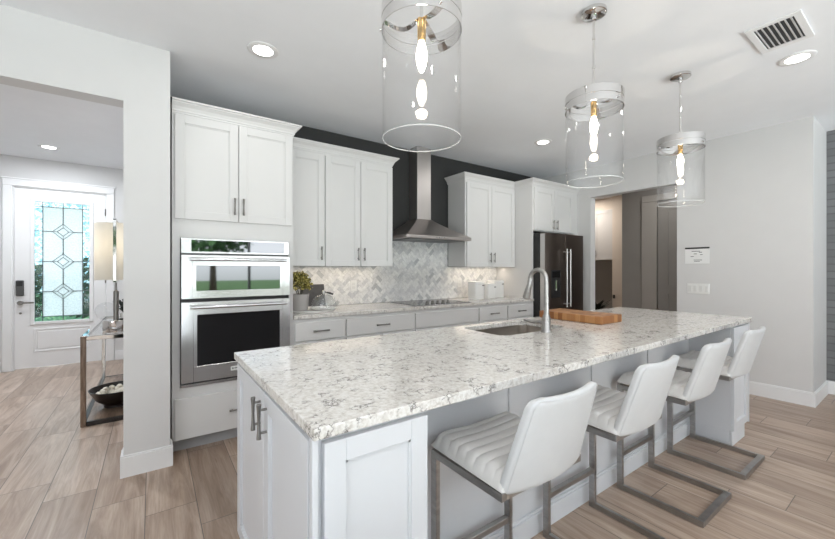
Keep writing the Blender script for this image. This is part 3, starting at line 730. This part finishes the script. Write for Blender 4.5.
# ------------------------------------------------------------------ bar stools
SW = .428
def make_stool():
    """local origin on the floor below the seat; front (legs) towards +y, back towards -y"""
    t = thing('bar_stool', 'x', 'stool', (0, 0, 0), 'white bar stools along the island')
    hw = SW/2; yf, yb = .215, -.215; tw = .020; th = .030; met = M['stool_metal']
    for s in (-1, 1):
        a, b = sorted((s*hw, s*(hw-tw)))
        G().box(a, b, yf-.032, yf, 0, .616, .0015).build('leg', met, t)
        G().box(a, b, yb, yf-.032, 0, th, .0015).build('floor_rail', met, t)
    G().box(-hw+tw, hw-tw, yb, yb+.032, 0, th, .0015).build('floor_bar', met, t)
    G().box(-hw+tw, hw-tw, yf-.028, yf-.004, .190, .216, .0015).build('footrest', met, t)
    g = G()
    for s in (-1, 1):
        a, b = sorted((s*hw, s*(hw-tw))); g.box(a, b, -.138, yf-.032, .590, .616, .0015)
    g.box(-hw+tw, hw-tw, -.138, -.113, .590, .616, .0015); g.box(-hw+tw, hw-tw, yf-.03, yf-.005, .590, .616, .0015)
    g.build('seat_frame', met, t)
    # channelled saddle seat
    nx, ny = 20, 72; top = []; bot = []; y0, y1 = -.138, .215; W = .2135
    for j in range(ny+1):
        v = j/ny; y = y0+(y1-y0)*v; rt = []; rb = []
        for i in range(nx+1):
            u = -1+2*i/nx; x = W*u
            sad = .022*abs(u)**2.2*(.25+.75*v)
            ch = .0040*abs(math.sin(PI*v*8))**.55
            edge = (1-abs(u)**10)**.5 if abs(u) < 1 else 0
            fr = min(1, max(0, (1-v)/.08))**.5; bk = min(1, max(0, v/.05))**.5
            k = edge*min(fr, bk); zt = .622+sad*.9+.052*k+ch*k*2.0-.006; zb = .6165+sad*.55
            rt.append((x, y, max(zt, zb+.004))); rb.append((x, y, zb))
        top.append(rt); bot.append(rb)
    b = bmesh.new(); T = [[b.verts.new(p) for p in r] for r in top]; B_ = [[b.verts.new(p) for p in r] for r in bot]
    for j in range(ny):
        for i in range(nx):
            b.faces.new((T[j][i], T[j][i+1], T[j+1][i+1], T[j+1][i])); b.faces.new((B_[j][i], B_[j+1][i], B_[j+1][i+1], B_[j][i+1]))
    for j in range(ny):
        b.faces.new((T[j][0], T[j+1][0], B_[j+1][0], B_[j][0])); b.faces.new((T[j][nx], B_[j][nx], B_[j+1][nx], T[j+1][nx]))
    for i in range(nx):
        b.faces.new((T[0][i], B_[0][i], B_[0][i+1], T[0][i+1])); b.faces.new((T[ny][i], T[ny][i+1], B_[ny][i+1], B_[ny][i]))
    bmesh.ops.recalc_face_normals(b, faces=b.faces[:]); g = G(); g.b.free(); g.b = b
    g.build('seat', M['seat_leather'], t, 60)
    # curved shell backrest
    nx, ny = 28, 36; out = []; inn = []
    for j in range(ny+1):
        v = j/ny; rt = []; rb = []; z_ = .600+.322*v
        hwid = .209-.033*v                # half width, corners rounded top and bottom
        rt_, rb_ = .040, .026
        zt, zb = .922-z_, z_-.600
        if zt < rt_: hwid -= rt_-math.sqrt(max(0, rt_**2-(rt_-zt)**2))
        if zb < rb_: hwid -= rb_-math.sqrt(max(0, rb_**2-(rb_-zb)**2))
        for i in range(nx+1):
            u = math.sin(PI/2*(-1+2*i/nx)); x = hwid*u
            z = z_-.010*(1-(x/.18)**2)*max(0, v-.6)/.4
            y = -.150-.086*v+.034*abs(x/.21)**2.2
            e_ = (1-abs(u)**14)**.5 if abs(u) < 1 else 0
            ev = min(1, max(.0, (1-v)/.045))**.5*min(1, max(0, v/.045))**.5
            th_ = .006+.012*e_*ev
            rt.append((x, y-th_, z)); rb.append((x, y+th_, z))
        out.append(rt); inn.append(rb)
    b = bmesh.new(); T = [[b.verts.new(p) for p in r] for r in out]; B_ = [[b.verts.new(p) for p in r] for r in inn]
    for j in range(ny):
        for i in range(nx):
            b.faces.new((T[j][i], T[j][i+1], T[j+1][i+1], T[j+1][i])); b.faces.new((B_[j][i], B_[j+1][i], B_[j+1][i+1], B_[j][i+1]))
        b.faces.new((T[j][0], T[j+1][0], B_[j+1][0], B_[j][0])); b.faces.new((T[j][nx], B_[j][nx], B_[j+1][nx], T[j+1][nx]))
    for i in range(nx):
        b.faces.new((T[0][i], B_[0][i], B_[0][i+1], T[0][i+1])); b.faces.new((T[ny][i], T[ny][i+1], B_[ny][i+1], B_[ny][i]))
    bmesh.ops.recalc_face_normals(b, faces=b.faces[:]); g = G(); g.b.free(); g.b = b
    bk = g.build('backrest', M['leather'], t, 60)
    L = [tuple(Vector(out[j][3])+Vector((0, -.001, 0))) for j in range(2, ny)]; Rr = [tuple(Vector(out[j][nx-3])+Vector((0, -.001, 0))) for j in range(2, ny)]
    Tp = [tuple(Vector(out[ny-1][i])+Vector((0, -.001, .001))) for i in range(4, nx-3)]
    G().tube(L+Tp+list(reversed(Rr)), .0012, 6).build('piping', M['leather'], bk, 50)
    return t
SL = ['white bar stool nearest the camera, in front of the island end cabinet panel',
      'white bar stool second from the camera along the island',
      'white bar stool third from the camera, second from the right wall',
      'white bar stool farthest from the camera, at the right end of the island']
proto = make_stool(); S0 = [(1.077, .912), (1.762, .912), (2.467, .910), (3.187, .918)]
for i, (x, y) in enumerate(S0):
    o = proto if i == 0 else copy_tree(proto)
    o.location = (x, y, 0); o['label'] = SL[i]

# ------------------------------------------------------------------ pendants
def make_pendant():
    t = thing('pendant_light', 'x', 'pendant light', (0, 0, 0), 'glass pendants over the island'); ch = M['chrome']
    Z = 2.739                                               # built with the ceiling at z = 2.739
    G().lathe([(0, Z), (.066, Z), (.066, Z-.018), (.060, Z-.022), (.0, Z-.022)], (0, 0, 0), 36).build('canopy', ch, t, 40)
    g = G(); g.cyl((0, 0, 2.235), (0, 0, Z-.02), .0065, 14)
    for z in (2.42, 2.58): g.cyl((0, 0, z), (0, 0, z+.016), .0085, 14)
    g.lathe([(0, Z-.05), (.014, Z-.05), (.016, Z-.022), (0, Z-.022)], (0, 0, 0), 16); g.build('stem', ch, t, 40)
    ro, ri = .1500, .1478
    for z0, z1 in ((2.226, 2.268), (2.184, 2.222)):
        G().lathe([(ri, z0), (ro, z0), (ro, z1), (ri, z1), (ri, z0)], (0, 0, 0), 64).build('ring', ch, t, 40)
    g = G()
    for k in range(3):                                       # curved straps from the socket up to the ring
        a = 2*PI*k/3+.35; pts = []
        for s in range(13):
            q = s/12; rad = .014+.134*q; z = 2.232-.030*math.sin(PI*q)
            aa = a+.55*(q-.5)*math.sin(PI*q); pts.append((rad*math.cos(aa), rad*math.sin(aa), z))
        rg = []
        for p, pn in zip(pts, pts[1:]+[pts[-1]]):
            sd = Vector((-math.sin(a), math.cos(a), 0))*.0135; P_ = Vector(p)
            rg.append([P_-sd+Vector((0, 0, .0015)), P_+sd+Vector((0, 0, .0015)), P_+sd-Vector((0, 0, .0015)), P_-sd-Vector((0, 0, .0015))])
        g.loft(rg)
    g.build('strap', ch, t, 50)
    for k in range(3):
        a = 2*PI*k/3+.35; c = Vector((math.cos(a), math.sin(a), 0)); g = G(); g.cyl(c*.149+Vector((0, 0, 2.203)), c*.158+Vector((0, 0, 2.203)), .006, 10); g.build('thumb_screw', ch, t, 40)
    G().lathe([(0, 2.235), (.016, 2.235), (.016, 2.165), (.013, 2.150), (0, 2.150)], (0, 0, 0), 18).build('socket', M['brass'], t, 40)
    G().lathe([(0, 2.150), (.010, 2.148), (.018, 2.120), (.021, 2.095), (.017, 2.065), (.008, 2.040), (0, 2.032)], (0, 0, 0), 18).build('bulb', M['bulb'], t, 60)
    a, b = .1468, .1432
    G().lathe([(b, 1.785), (a, 1.785), (a, 2.250), (b, 2.250), (b, 1.785)], (0, 0, 0), 72).build('glass_shade', M['glass'], t, 40)
    G().tube([(.145*math.cos(2*PI*k/72), .145*math.sin(2*PI*k/72), 1.785) for k in range(72)], .0019, 8, True).build('glass_rim_glint', M['glass_edge'], t, 60)  # whitish tube painting the light caught by the glass rim
    return t
PL = ['clear glass pendant light nearest the camera, hanging in front of the range hood',
      'clear glass pendant light in the middle of the row over the island',
      'clear glass pendant light farthest from the camera, by the hall opening']
proto = make_pendant()
for i, x in enumerate((.822, 2.011, 3.197)):
    o = proto if i == 0 else copy_tree(proto)
    o.location = (x, 1.13, 0); o['label'] = PL[i]
    d = bpy.data.lights.new('pendant_bulb_light', 'POINT'); d.energy = 2; d.color = (1, .86, .66); d.shadow_soft_size = .022
    q = bpy.data.objects.new('pendant_bulb_light', d); q.location = (x, 1.13, 2.00); C.objects.link(q)

# ------------------------------------------------------------------ ceiling fittings
DL = [(.595, 2.59, 'round recessed downlight in the ceiling above the oven cabinet'),
      (3.613, 2.628, 'round recessed downlight in the ceiling near the refrigerator cabinet'),
      (3.588, .577, 'round recessed downlight beside the ceiling air vent'),
      (-.992, 6.113, 'round recessed downlight in the foyer ceiling by the front door')]
def make_dl():
    t = thing('recessed_downlight', 'x', 'ceiling light', (0, 0, H), 'recessed ceiling downlights')
    G().lathe([(.062, H-.0005), (.095, H-.0005), (.095, H-.004), (.088, H-.008), (.062, H-.006), (.062, H-.0005)], (0, 0, 0), 40).build('trim_ring', M['trim'], t, 40)
    G().lathe([(0, H-.0045), (.0625, H-.0045), (.0625, H-.001), (0, H-.001)], (0, 0, 0), 32).build('lens', M['lens'], t, 40)
    return t
pd_ = make_dl()
for i, (x, y, lab) in enumerate(DL):
    o = pd_ if i == 0 else copy_tree(pd_)
    o.location = (x, y, H); o['label'] = lab
for x, y, p in ((.595, 2.40, 2), (3.613, 2.45, 4), (3.588, .577, 5), (-.992, 6.0, 18), (-.95, 4.4, 22), (.6, -.4, 5), (7.0, 4.3, 12), (5.8, 2.2, 5)):  # visible downlights, plus added fill behind the camera and in the hall
    area('downlight_or_fill_lamp', (x, y, H-.02), .12, p, color=(.90, .95, 1) if x < -.5 else ((1, .90, .80) if x > 6 else (1, .98, .95)), shape='DISK')
t = thing('air_vent', 'white ceiling air vent with dark slots near the right downlight', 'vent', (3.11, .575, H))
vx0, vx1, vy0, vy1 = 2.925, 3.315, .455, .700
g = G(); zt, zb = H-.0005, H-.010
g.box(vx0, vx1, vy0, vy0+.035, zb, zt, .002); g.box(vx0, vx1, vy1-.035, vy1, zb, zt, .002); g.box(vx0, vx0+.035, vy0+.035, vy1-.035, zb, zt, .002); g.box(vx1-.035, vx1, vy0+.035, vy1-.035, zb, zt, .002)
g.build('frame', M['trim'], t)
G().box(vx0+.035, vx1-.035, vy0+.035, vy1-.035, H-.003, H-.0005).build('duct', M['black'], t)
n = 7
for k in range(n):
    y = vy0+.035+(vy1-vy0-.07)*(k+.5)/n; g = G(); g.xf = Matrix.Translation((0, y, H-.007)) @ Matrix.Rotation(math.radians(32), 4, 'X')
    g.box(vx0+.033, vx1-.033, -.0055, .0055, -.0008, .0008); g.build('louvre', M['trim'], t)

# ------------------------------------------------------------------ things on the right wall
t = thing('wall_notice', 'small white printed notice with a dark header on the right wall', 'notice', (XR-.003, 1.625, 1.37))
G().box(XR-.004, XR-.0005, 1.510, 1.745, 1.362, 1.530).build('card', M['paper'], t)
G().box(XR-.006, XR-.0005, 1.510, 1.745, 1.530, 1.548).build('header', M['black'], t)
g = G(); random.seed(3)
for y0, y1, z in ((1.60, 1.68, 1.50), (1.58, 1.61, 1.487), (1.63, 1.66, 1.47), (1.66, 1.69, 1.44), (1.575, 1.60, 1.46), (1.58, 1.66, 1.40), (1.60, 1.655, 1.385)): g.box(XR-.0046, XR-.0038, y0, y1, z, z+.006)
g.build('print', M['grey_sticker'], t)
t = thing('switch_plate', 'white four-gang light switch plate on the right wall under the notice', 'switch', (XR-.004, 1.617, 1.02))
G().box(XR-.007, XR-.0005, 1.512, 1.722, 1.018, 1.134, .002).build('plate', M['outlet'], t)
for k in range(4):
    y = 1.538+.053*k; G().box(XR-.012, XR-.0065, y-.016, y+.016, 1.043, 1.109, .002).build('rocker', M['outlet2'], t)
def outlet(x, lab):
    t = thing('wall_outlet', lab, 'outlet', (x, 3.72, 1.07), 'outlets on the backsplash')
    G().box(x-.036, x+.036, 3.7165, 3.7215, 1.06, 1.175, .002).build('plate', M['outlet'], t)
    for z in (1.085, 1.125): 
        s = G().box(x-.017, x+.017, 3.714, 3.7168, z, z+.028, .002).build('socket', M['outlet2'], t)
outlet(1.79, 'white outlet in the marble backsplash below the cabinet left of the hood'); outlet(3.33, 'white outlet in the marble backsplash by the canisters')

# ------------------------------------------------------------------ things on the back counter
t = thing('canister', 'x', 'canister', (0, 0, 0), 'white canisters on the counter')
def make_canister(x, y, w_, h, label):
    t = thing('canister', label, 'canister', (x, y, .9165), 'white canisters on the counter'); z0 = .9165; hw = w_/2; d = .075
    R = [rrect(x-hw+.004, x+hw-.004, y-d+.004, y+d-.004, z0, .02), rrect(x-hw, x+hw, y-d, y+d, z0+.006, .022), rrect(x-hw, x+hw, y-d, y+d, z0+h-.035, .022)]
    G().loft(R).build('body', M['ceramic'], t, 40)
    R = [rrect(x-hw-.002, x+hw+.002, y-d-.002, y+d+.002, z0+h-.034, .022), rrect(x-hw-.002, x+hw+.002, y-d-.002, y+d+.002, z0+h-.006, .022), rrect(x-hw+.006, x+hw-.006, y-d+.006, y+d-.006, z0+h, .02)]
    G().loft(R).build('lid', M['ceramic'], t, 40)
    G().box(x+hw*.45, x+hw*.85, y-d-.009, y-d, z0+h-.058, z0+h-.045, .002).build('clasp', M['nickel'], t)
bpy.data.objects.remove(t)
make_canister(3.385, 3.47, .165, .225, 'white square canister on the counter, leftmost of the three by the refrigerator')
make_canister(3.595, 3.46, .15, .200, 'shortest white canister, between the two taller ones')
make_canister(3.800, 3.52, .19, .232, 'white canister nearest the refrigerator panel')
o = G().lathe([(0, .9168), (.19, .9168), (.205, .930), (.208, .938), (.200, .936), (.185, .926), (0, .925)], (1.19, 3.335, 0), 48).build('round_platter', M['ceramic'], None, 40)
tag(o, 'round white platter under the plant pot and the glass cloche', 'platter')
t = thing('potted_plant', 'yellow-green bushy plant in a grey pot on the white platter', 'plant', (1.075, 3.36, .926)); px, py = 1.085, 3.37
G().lathe([(0, .927), (.070, .927), (.076, .935), (.087, 1.075), (.080, 1.075), (.074, 1.05), (0, 1.05)], (px, py, 0), 28).build('pot', M['pot'], t, 40)
g = G(); random.seed(5); b = g.b
for k in range(900):
    th = random.uniform(0, 2*PI); ph = random.uniform(-.25, 1.35); rr = .114*random.uniform(.3, 1)**.6
    c = Vector((px+rr*math.cos(th)*math.cos(ph)*1.0, py+rr*math.sin(th)*math.cos(ph), 1.145+rr*math.sin(ph)*1.2))
    if c.y > 3.71: continue
    c.x = max(c.x, .985)
    q = Vector((random.gauss(0, 1), random.gauss(0, 1), random.gauss(.6, .7))).normalized(); s1 = q.orthogonal().normalized(); s2 = q.cross(s1); L = random.uniform(.020, .038)
    pts = [c-s1*L*.5, c+s2*L*.28+q*.003, c+s1*L*.5, c-s2*L*.28+q*.003]
    vs = [b.verts.new(p) for p in pts]; b.faces.new(vs)
g.build('foliage', M['yleaf'], t)
g = G()
for k in range(8):
    a = 2*PI*k/8; g.tube([(px, py, 1.025), (px+.03*math.cos(a), py+.03*math.sin(a), 1.10), (px+.07*math.cos(a), py+.07*math.sin(a), 1.18)], .0025, 6)
g.build('stem', M['leaf'], t)
t = thing('glass_cloche', 'clear glass cloche with a ball knob on the white platter', 'cloche', (1.285, 3.30, .926)); cx, cy = 1.295, 3.315
G().lathe([(.110, .9395), (.114, .940), (.113, .985), (.098, 1.030), (.060, 1.060), (.012, 1.070), (.012, 1.068), (.058, 1.057), (.095, 1.028), (.110, .985), (.110, .9395)], (cx, cy, 0), 40).build('dome', M['cloche'], t, 60)
G().sphere((cx, cy, 1.088), .020, 16).build('knob', M['chrome'], t, 60)
G().tube([(cx+.015, cy-.02, 1.085), (cx+.045, cy-.03, 1.078), (cx+.075, cy-.035, 1.066)], [.007, .010, .008], 8).build('ribbon', M['slate'], t, 60)
G().lathe([(0, .9385), (.120, .9385), (.124, .945), (.120, .948), (.108, .9395), (0, .9395)], (cx, cy, 0), 40).build('dish', M['ceramic'], t, 40)
g = G(); g.xf = Matrix.Translation((1.328, 3.648, .9168)) @ Matrix.Rotation(math.radians(-14), 4, 'X')
g.box(-.12, .12, 0, .014, .0, .235, .004)
tag(g.build('slate_board', M['slate']), 'dark slate board leaning on the backsplash behind the glass cloche', 'board')
t = thing('measuring_scoop', 'small dark scoop lying at the counter behind the glass cloche', 'scoop', (1.46, 3.53, .9168))
G().sphere((1.50, 3.56, 1.00), .03, 14, (1, 1, .8)).build('bowl', M['darkmetal'], t, 60)
for o in list(t.children): bpy.data.objects.remove(o)
bpy.data.objects.remove(t)

# ------------------------------------------------------------------ foyer console table and what stands on it
t = thing('console_table', 'chrome and grey wood console table in the foyer behind the white wall end', 'console table', (-.255, 4.9, 0))
tx0, tx1, ty0, ty1, tz = -.480, -.03, 4.09, 5.72, .745; bar = .036
for y in (ty0, ty1-bar):
    for x, nm in ((tx0, 'leg'), (tx1-bar, 'leg')): G().box(x, x+bar, y, y+bar, 0 if False else .0, tz, .006, 2).build(nm, M['chrome'] if y > 5 else M['tablewood'], t)
g = G()
for y in (ty0, ty1-bar): g.box(tx0+bar, tx1-bar, y, y+bar, tz-bar, tz, .004); pass
for x in (tx0, tx1-bar): g.box(x, x+bar, ty0+bar, ty1-bar, tz-bar, tz, .004)
g.build('frame', M['chrome'], t)
g = G()
for y in (ty0, ty1-bar): g.box(tx0+bar, tx1-bar, y, y+bar, 0, .036, .004)
for x in (tx0, tx1-bar): g.box(x, x+bar, ty0+bar, ty1-bar, 0, .036, .004)
g.build('base_frame', M['bowlwood'], t)
G().box(tx0+bar, tx1-bar, ty0+bar, ty1-bar, tz-.016, tz-.002).build('table_top', M['cloche'], t)
G().box(tx0+bar, tx1-bar, ty0+bar, ty1-bar, .012, .034).build('shelf', M['tablewood'], t)
lx, ly = -.262, 4.28
t = thing('table_lamp', 'lit table lamp with white shade on the foyer console table', 'lamp', (lx, ly, .7455))
G().lathe([(0, .7455), (.092, .7455), (.095, .75), (.095, .845), (.090, .85), (0, .85)], (lx, ly, 0), 40).build('base', M['chrome'], t, 40)
g = G(); g.lathe([(0, .85), (.02, .85), (.02, 1.10), (.007, 1.11), (.007, 1.20), (0, 1.20)], (lx, ly, 0), 18); g.build('stem', M['nickel'], t, 40)
ra, rb = .150, .147
G().lathe([(rb, 1.205), (ra, 1.205), (ra, 1.70), (rb, 1.70), (rb, 1.205)], (lx, ly, 0), 48).build('lamp_shade', M['shade'], t, 40)
g = G(); ax = -.05
g.box(lx-.012, lx+.012, ly-.160, ly-.151, 1.185, 1.735, .002); g.box(lx-.012, lx+.012, ly+.151, ly+.160, 1.185, 1.735, .002); g.box(lx-.012, lx+.012, ly-.160, ly+.160, 1.185, 1.197); g.box(lx-.012, lx+.012, ly-.160, ly+.160, 1.723, 1.735)
g.build('shade_bracket', M['chrome'], t)
G().lathe([(0, 1.36), (.02, 1.37), (.03, 1.42), (.02, 1.46), (0, 1.47)], (lx, ly, 0), 16).build('bulb', glow('lamp_bulb', (1, .85, .66, 1), 4), t, 50)
d = bpy.data.lights.new('table_lamp_light', 'POINT'); d.energy = .9; d.color = (1, .86, .70); d.shadow_soft_size = .03
q = bpy.data.objects.new('table_lamp_light', d); q.location = (lx, ly, 1.52); C.objects.link(q)
t = thing('glass_ornament', 'clear glass ball ornament on the console beside the lamp base', 'ornament', (-.36, 4.66, .7455))
G().lathe([(0, .7455), (.045, .7455), (.02, .765), (.012, .80), (.03, .82), (.035, .825)], (-.36, 4.66, 0), 24).build('foot', M['cloche'], t, 50)
G().sphere((-.36, 4.66, .895), .085, 24).build('ball', M['cloche'], t, 60)
t = thing('leafy_plant', 'dark leafy plant in a small pot behind the lamp on the console', 'plant', (-.215, 5.0, .7455)); px, py = -.215, 5.0
G().lathe([(0, .7455), (.05, .7455), (.062, .84), (.055, .84), (0, .82)], (px, py, 0), 20).build('pot', M['ceramic'], t, 40)
g = G(); random.seed(9)
for k in range(16):
    a = 2*PI*k/16+random.uniform(-.2, .2); L = random.uniform(.10, .17); lift = random.uniform(-.02, .10)
    p0 = Vector((px, py, .83)); d_ = Vector((math.cos(a), math.sin(a), 0)); sd = Vector((-d_.y, d_.x, 0))
    A = [p0+d_*.02, p0+d_*L*.5+Vector((0, 0, .07+lift)), p0+d_*L+Vector((0, 0, .06+lift))]
    g.loft([[A[0]-sd*.005, A[0]+sd*.005, A[0]+Vector((0, 0, .004))], [A[1]-sd*.026, A[1]+sd*.026, A[1]+Vector((0, 0, .008))], [A[2]-sd*.004, A[2]+sd*.004, A[2]+Vector((0, 0, .003))]])
g.build('foliage', M['leaf'], t)
o = G().lathe([(0, .036), (.10, .036), (.10, .058), (.16, .105), (.215, .200), (.207, .200), (.15, .120), (.08, .090), (0, .085)], (-.268, 4.47, 0), 40, sc=(.95, 1.0)).build('decorative_bowl', M['bowlwood'], None, 50)
tag(o, 'black wooden bowl of cream balls on the lower shelf of the console', 'bowl')
random.seed(4); ball0 = None; n = 0
for ring_r, cnt, z in ((.140, 14, .150), (.085, 8, .122), (.105, 11, .176), (.045, 5, .162)):
    for k in range(cnt):
        a = 2*PI*k/cnt+.3; p = (-.268+ring_r*math.cos(a)*.95, 4.47+ring_r*math.sin(a), z)
        if ball0 is None:
            o = ball0 = G().sphere((p[0], p[1], p[2]), .024, 16).build('cream_ball', M['pearl'], None, 60)
            tag(o, 'cream decorative ball in the black bowl under the console', 'ball', 'cream balls in the black bowl')
        else:
            o = ball0.copy(); C.objects.link(o); o.location = (p[0], p[1], p[2]-.024)

# ------------------------------------------------------------------ laundry beyond the hall
t = thing('laundry_cabinet', 'cream double-door wall cabinet in the laundry room beyond the hall', 'cabinet', (7.68, 4.05, 1.48))
G().box(7.52, 7.855, 3.82, 4.62, 1.485, 2.50).build('carcass', M['cab'], t)
for u0, u1, hy in ((3.825, 4.215, 4.175), (4.221, 4.615, 4.26)):
    g = G(); frame(g, on_x(7.52, -1), u0, u1, 1.487, 2.495); d = g.build('door', M['cab'], t); pull(d, (7.50, hy, 1.62), 'z', (-1, 0, 0), .14)
t = thing('basket_plant', 'dark leafy plant in a basket seen through the hall opening', 'plant', (7.30, 4.05, 0))
G().lathe([(0, 0), (.15, 0), (.18, .30), (.165, .30), (.14, .02), (0, .02)], (7.30, 4.05, 0), 28).build('basket', M['tablewood'], t, 40)
g = G(); random.seed(12)
for k in range(22):
    a = 2*PI*k/22; L = random.uniform(.25, .36); hgt = random.uniform(.30, .55)
    p0 = Vector((7.30, 4.05, .28)); d_ = Vector((math.cos(a), math.sin(a), 0)); sd = Vector((-d_.y, d_.x, 0))
    A = [p0, p0+d_*L*.4+Vector((0, 0, hgt*.6)), p0+d_*L+Vector((0, 0, hgt*.8))]
    g.loft([[A[0]-sd*.006, A[0]+sd*.006, A[0]+Vector((0, 0, .006))], [A[1]-sd*.04, A[1]+sd*.04, A[1]+Vector((0, 0, .01))], [A[2]-sd*.004, A[2]+sd*.004, A[2]+Vector((0, 0, .004))]])
g.build('foliage', M['leaf'], t)

# ------------------------------------------------------------------ under-cabinet lights (warm strips) 
for x0, x1, p in ((1.0, 2.05, .9), (3.16, 4.0, .9)):
    area('under_cabinet_light', ((x0+x1)/2, 3.60, UZ0-.004), x1-x0, p, color=(1, .86, .70), sizey=.03)

# ------------------------------------------------------------------ outdoors: lawn, trees, front shrub
struct(G().box(-40, 40, -45, -4.76, -.25, -.12).build('ground_garden', M['lawn']))
struct(G().box(-20, 20, 7.61, 30, -.25, -.12).build('ground_front', M['lawn']))
def tree(x, y, s, label, nm='garden_tree', trunk=1.6, group='trees in the garden'):
    t = thing(nm, label, 'tree', (x, y, -.12), group)
    random.seed(int(x*13+y*7))
    G().cyl((x, y, -.12), (x, y, trunk+.5), .12*s, 12, .07*s).build('trunk', M['bark'], t, 60)
    g = G(); b = g.b
    for k in range(900):
        u = Vector((random.gauss(0, 1), random.gauss(0, 1), random.gauss(0, 1))).normalized()*random.uniform(.55, 1)
        c = Vector((x, y, trunk+1.2*s))+Vector((u.x*1.35*s, u.y*1.35*s, u.z*1.15*s)); q = Vector((random.gauss(0, 1), random.gauss(0, 1), random.gauss(0, 1))).normalized(); s1 = q.orthogonal().normalized(); s2 = q.cross(s1); L = .26*s
        b.faces.new([b.verts.new(p) for p in (c-s1*L*.5, c+s2*L*.3, c+s1*L*.5, c-s2*L*.3)])
    g.build('foliage', M['treeleaf'], t)
for x, y, s, lab in ((-2.2, -13, 1.5, 'broad green tree on the lawn reflected in the left of the oven glass'), (2.6, -16, 1.6, 'broad green tree on the lawn reflected in the right of the oven glass'), (8.6, -14, 1.6, 'broad green tree on the lawn farthest toward the brick wall')):
    tree(x, y, s, lab)
tree(.75, -10.5, 1.15, 'smaller green tree nearest the glazed doors on the lawn')
tree(-2.3, 9.6, .62, 'green shrub outside the front door, left side of its glass', 'front_shrub', .15, 'shrubs outside the front door')
tree(-.75, 10.2, .62, 'green shrub outside the front door, right side of its glass', 'front_shrub', .15, 'shrubs outside the front door')
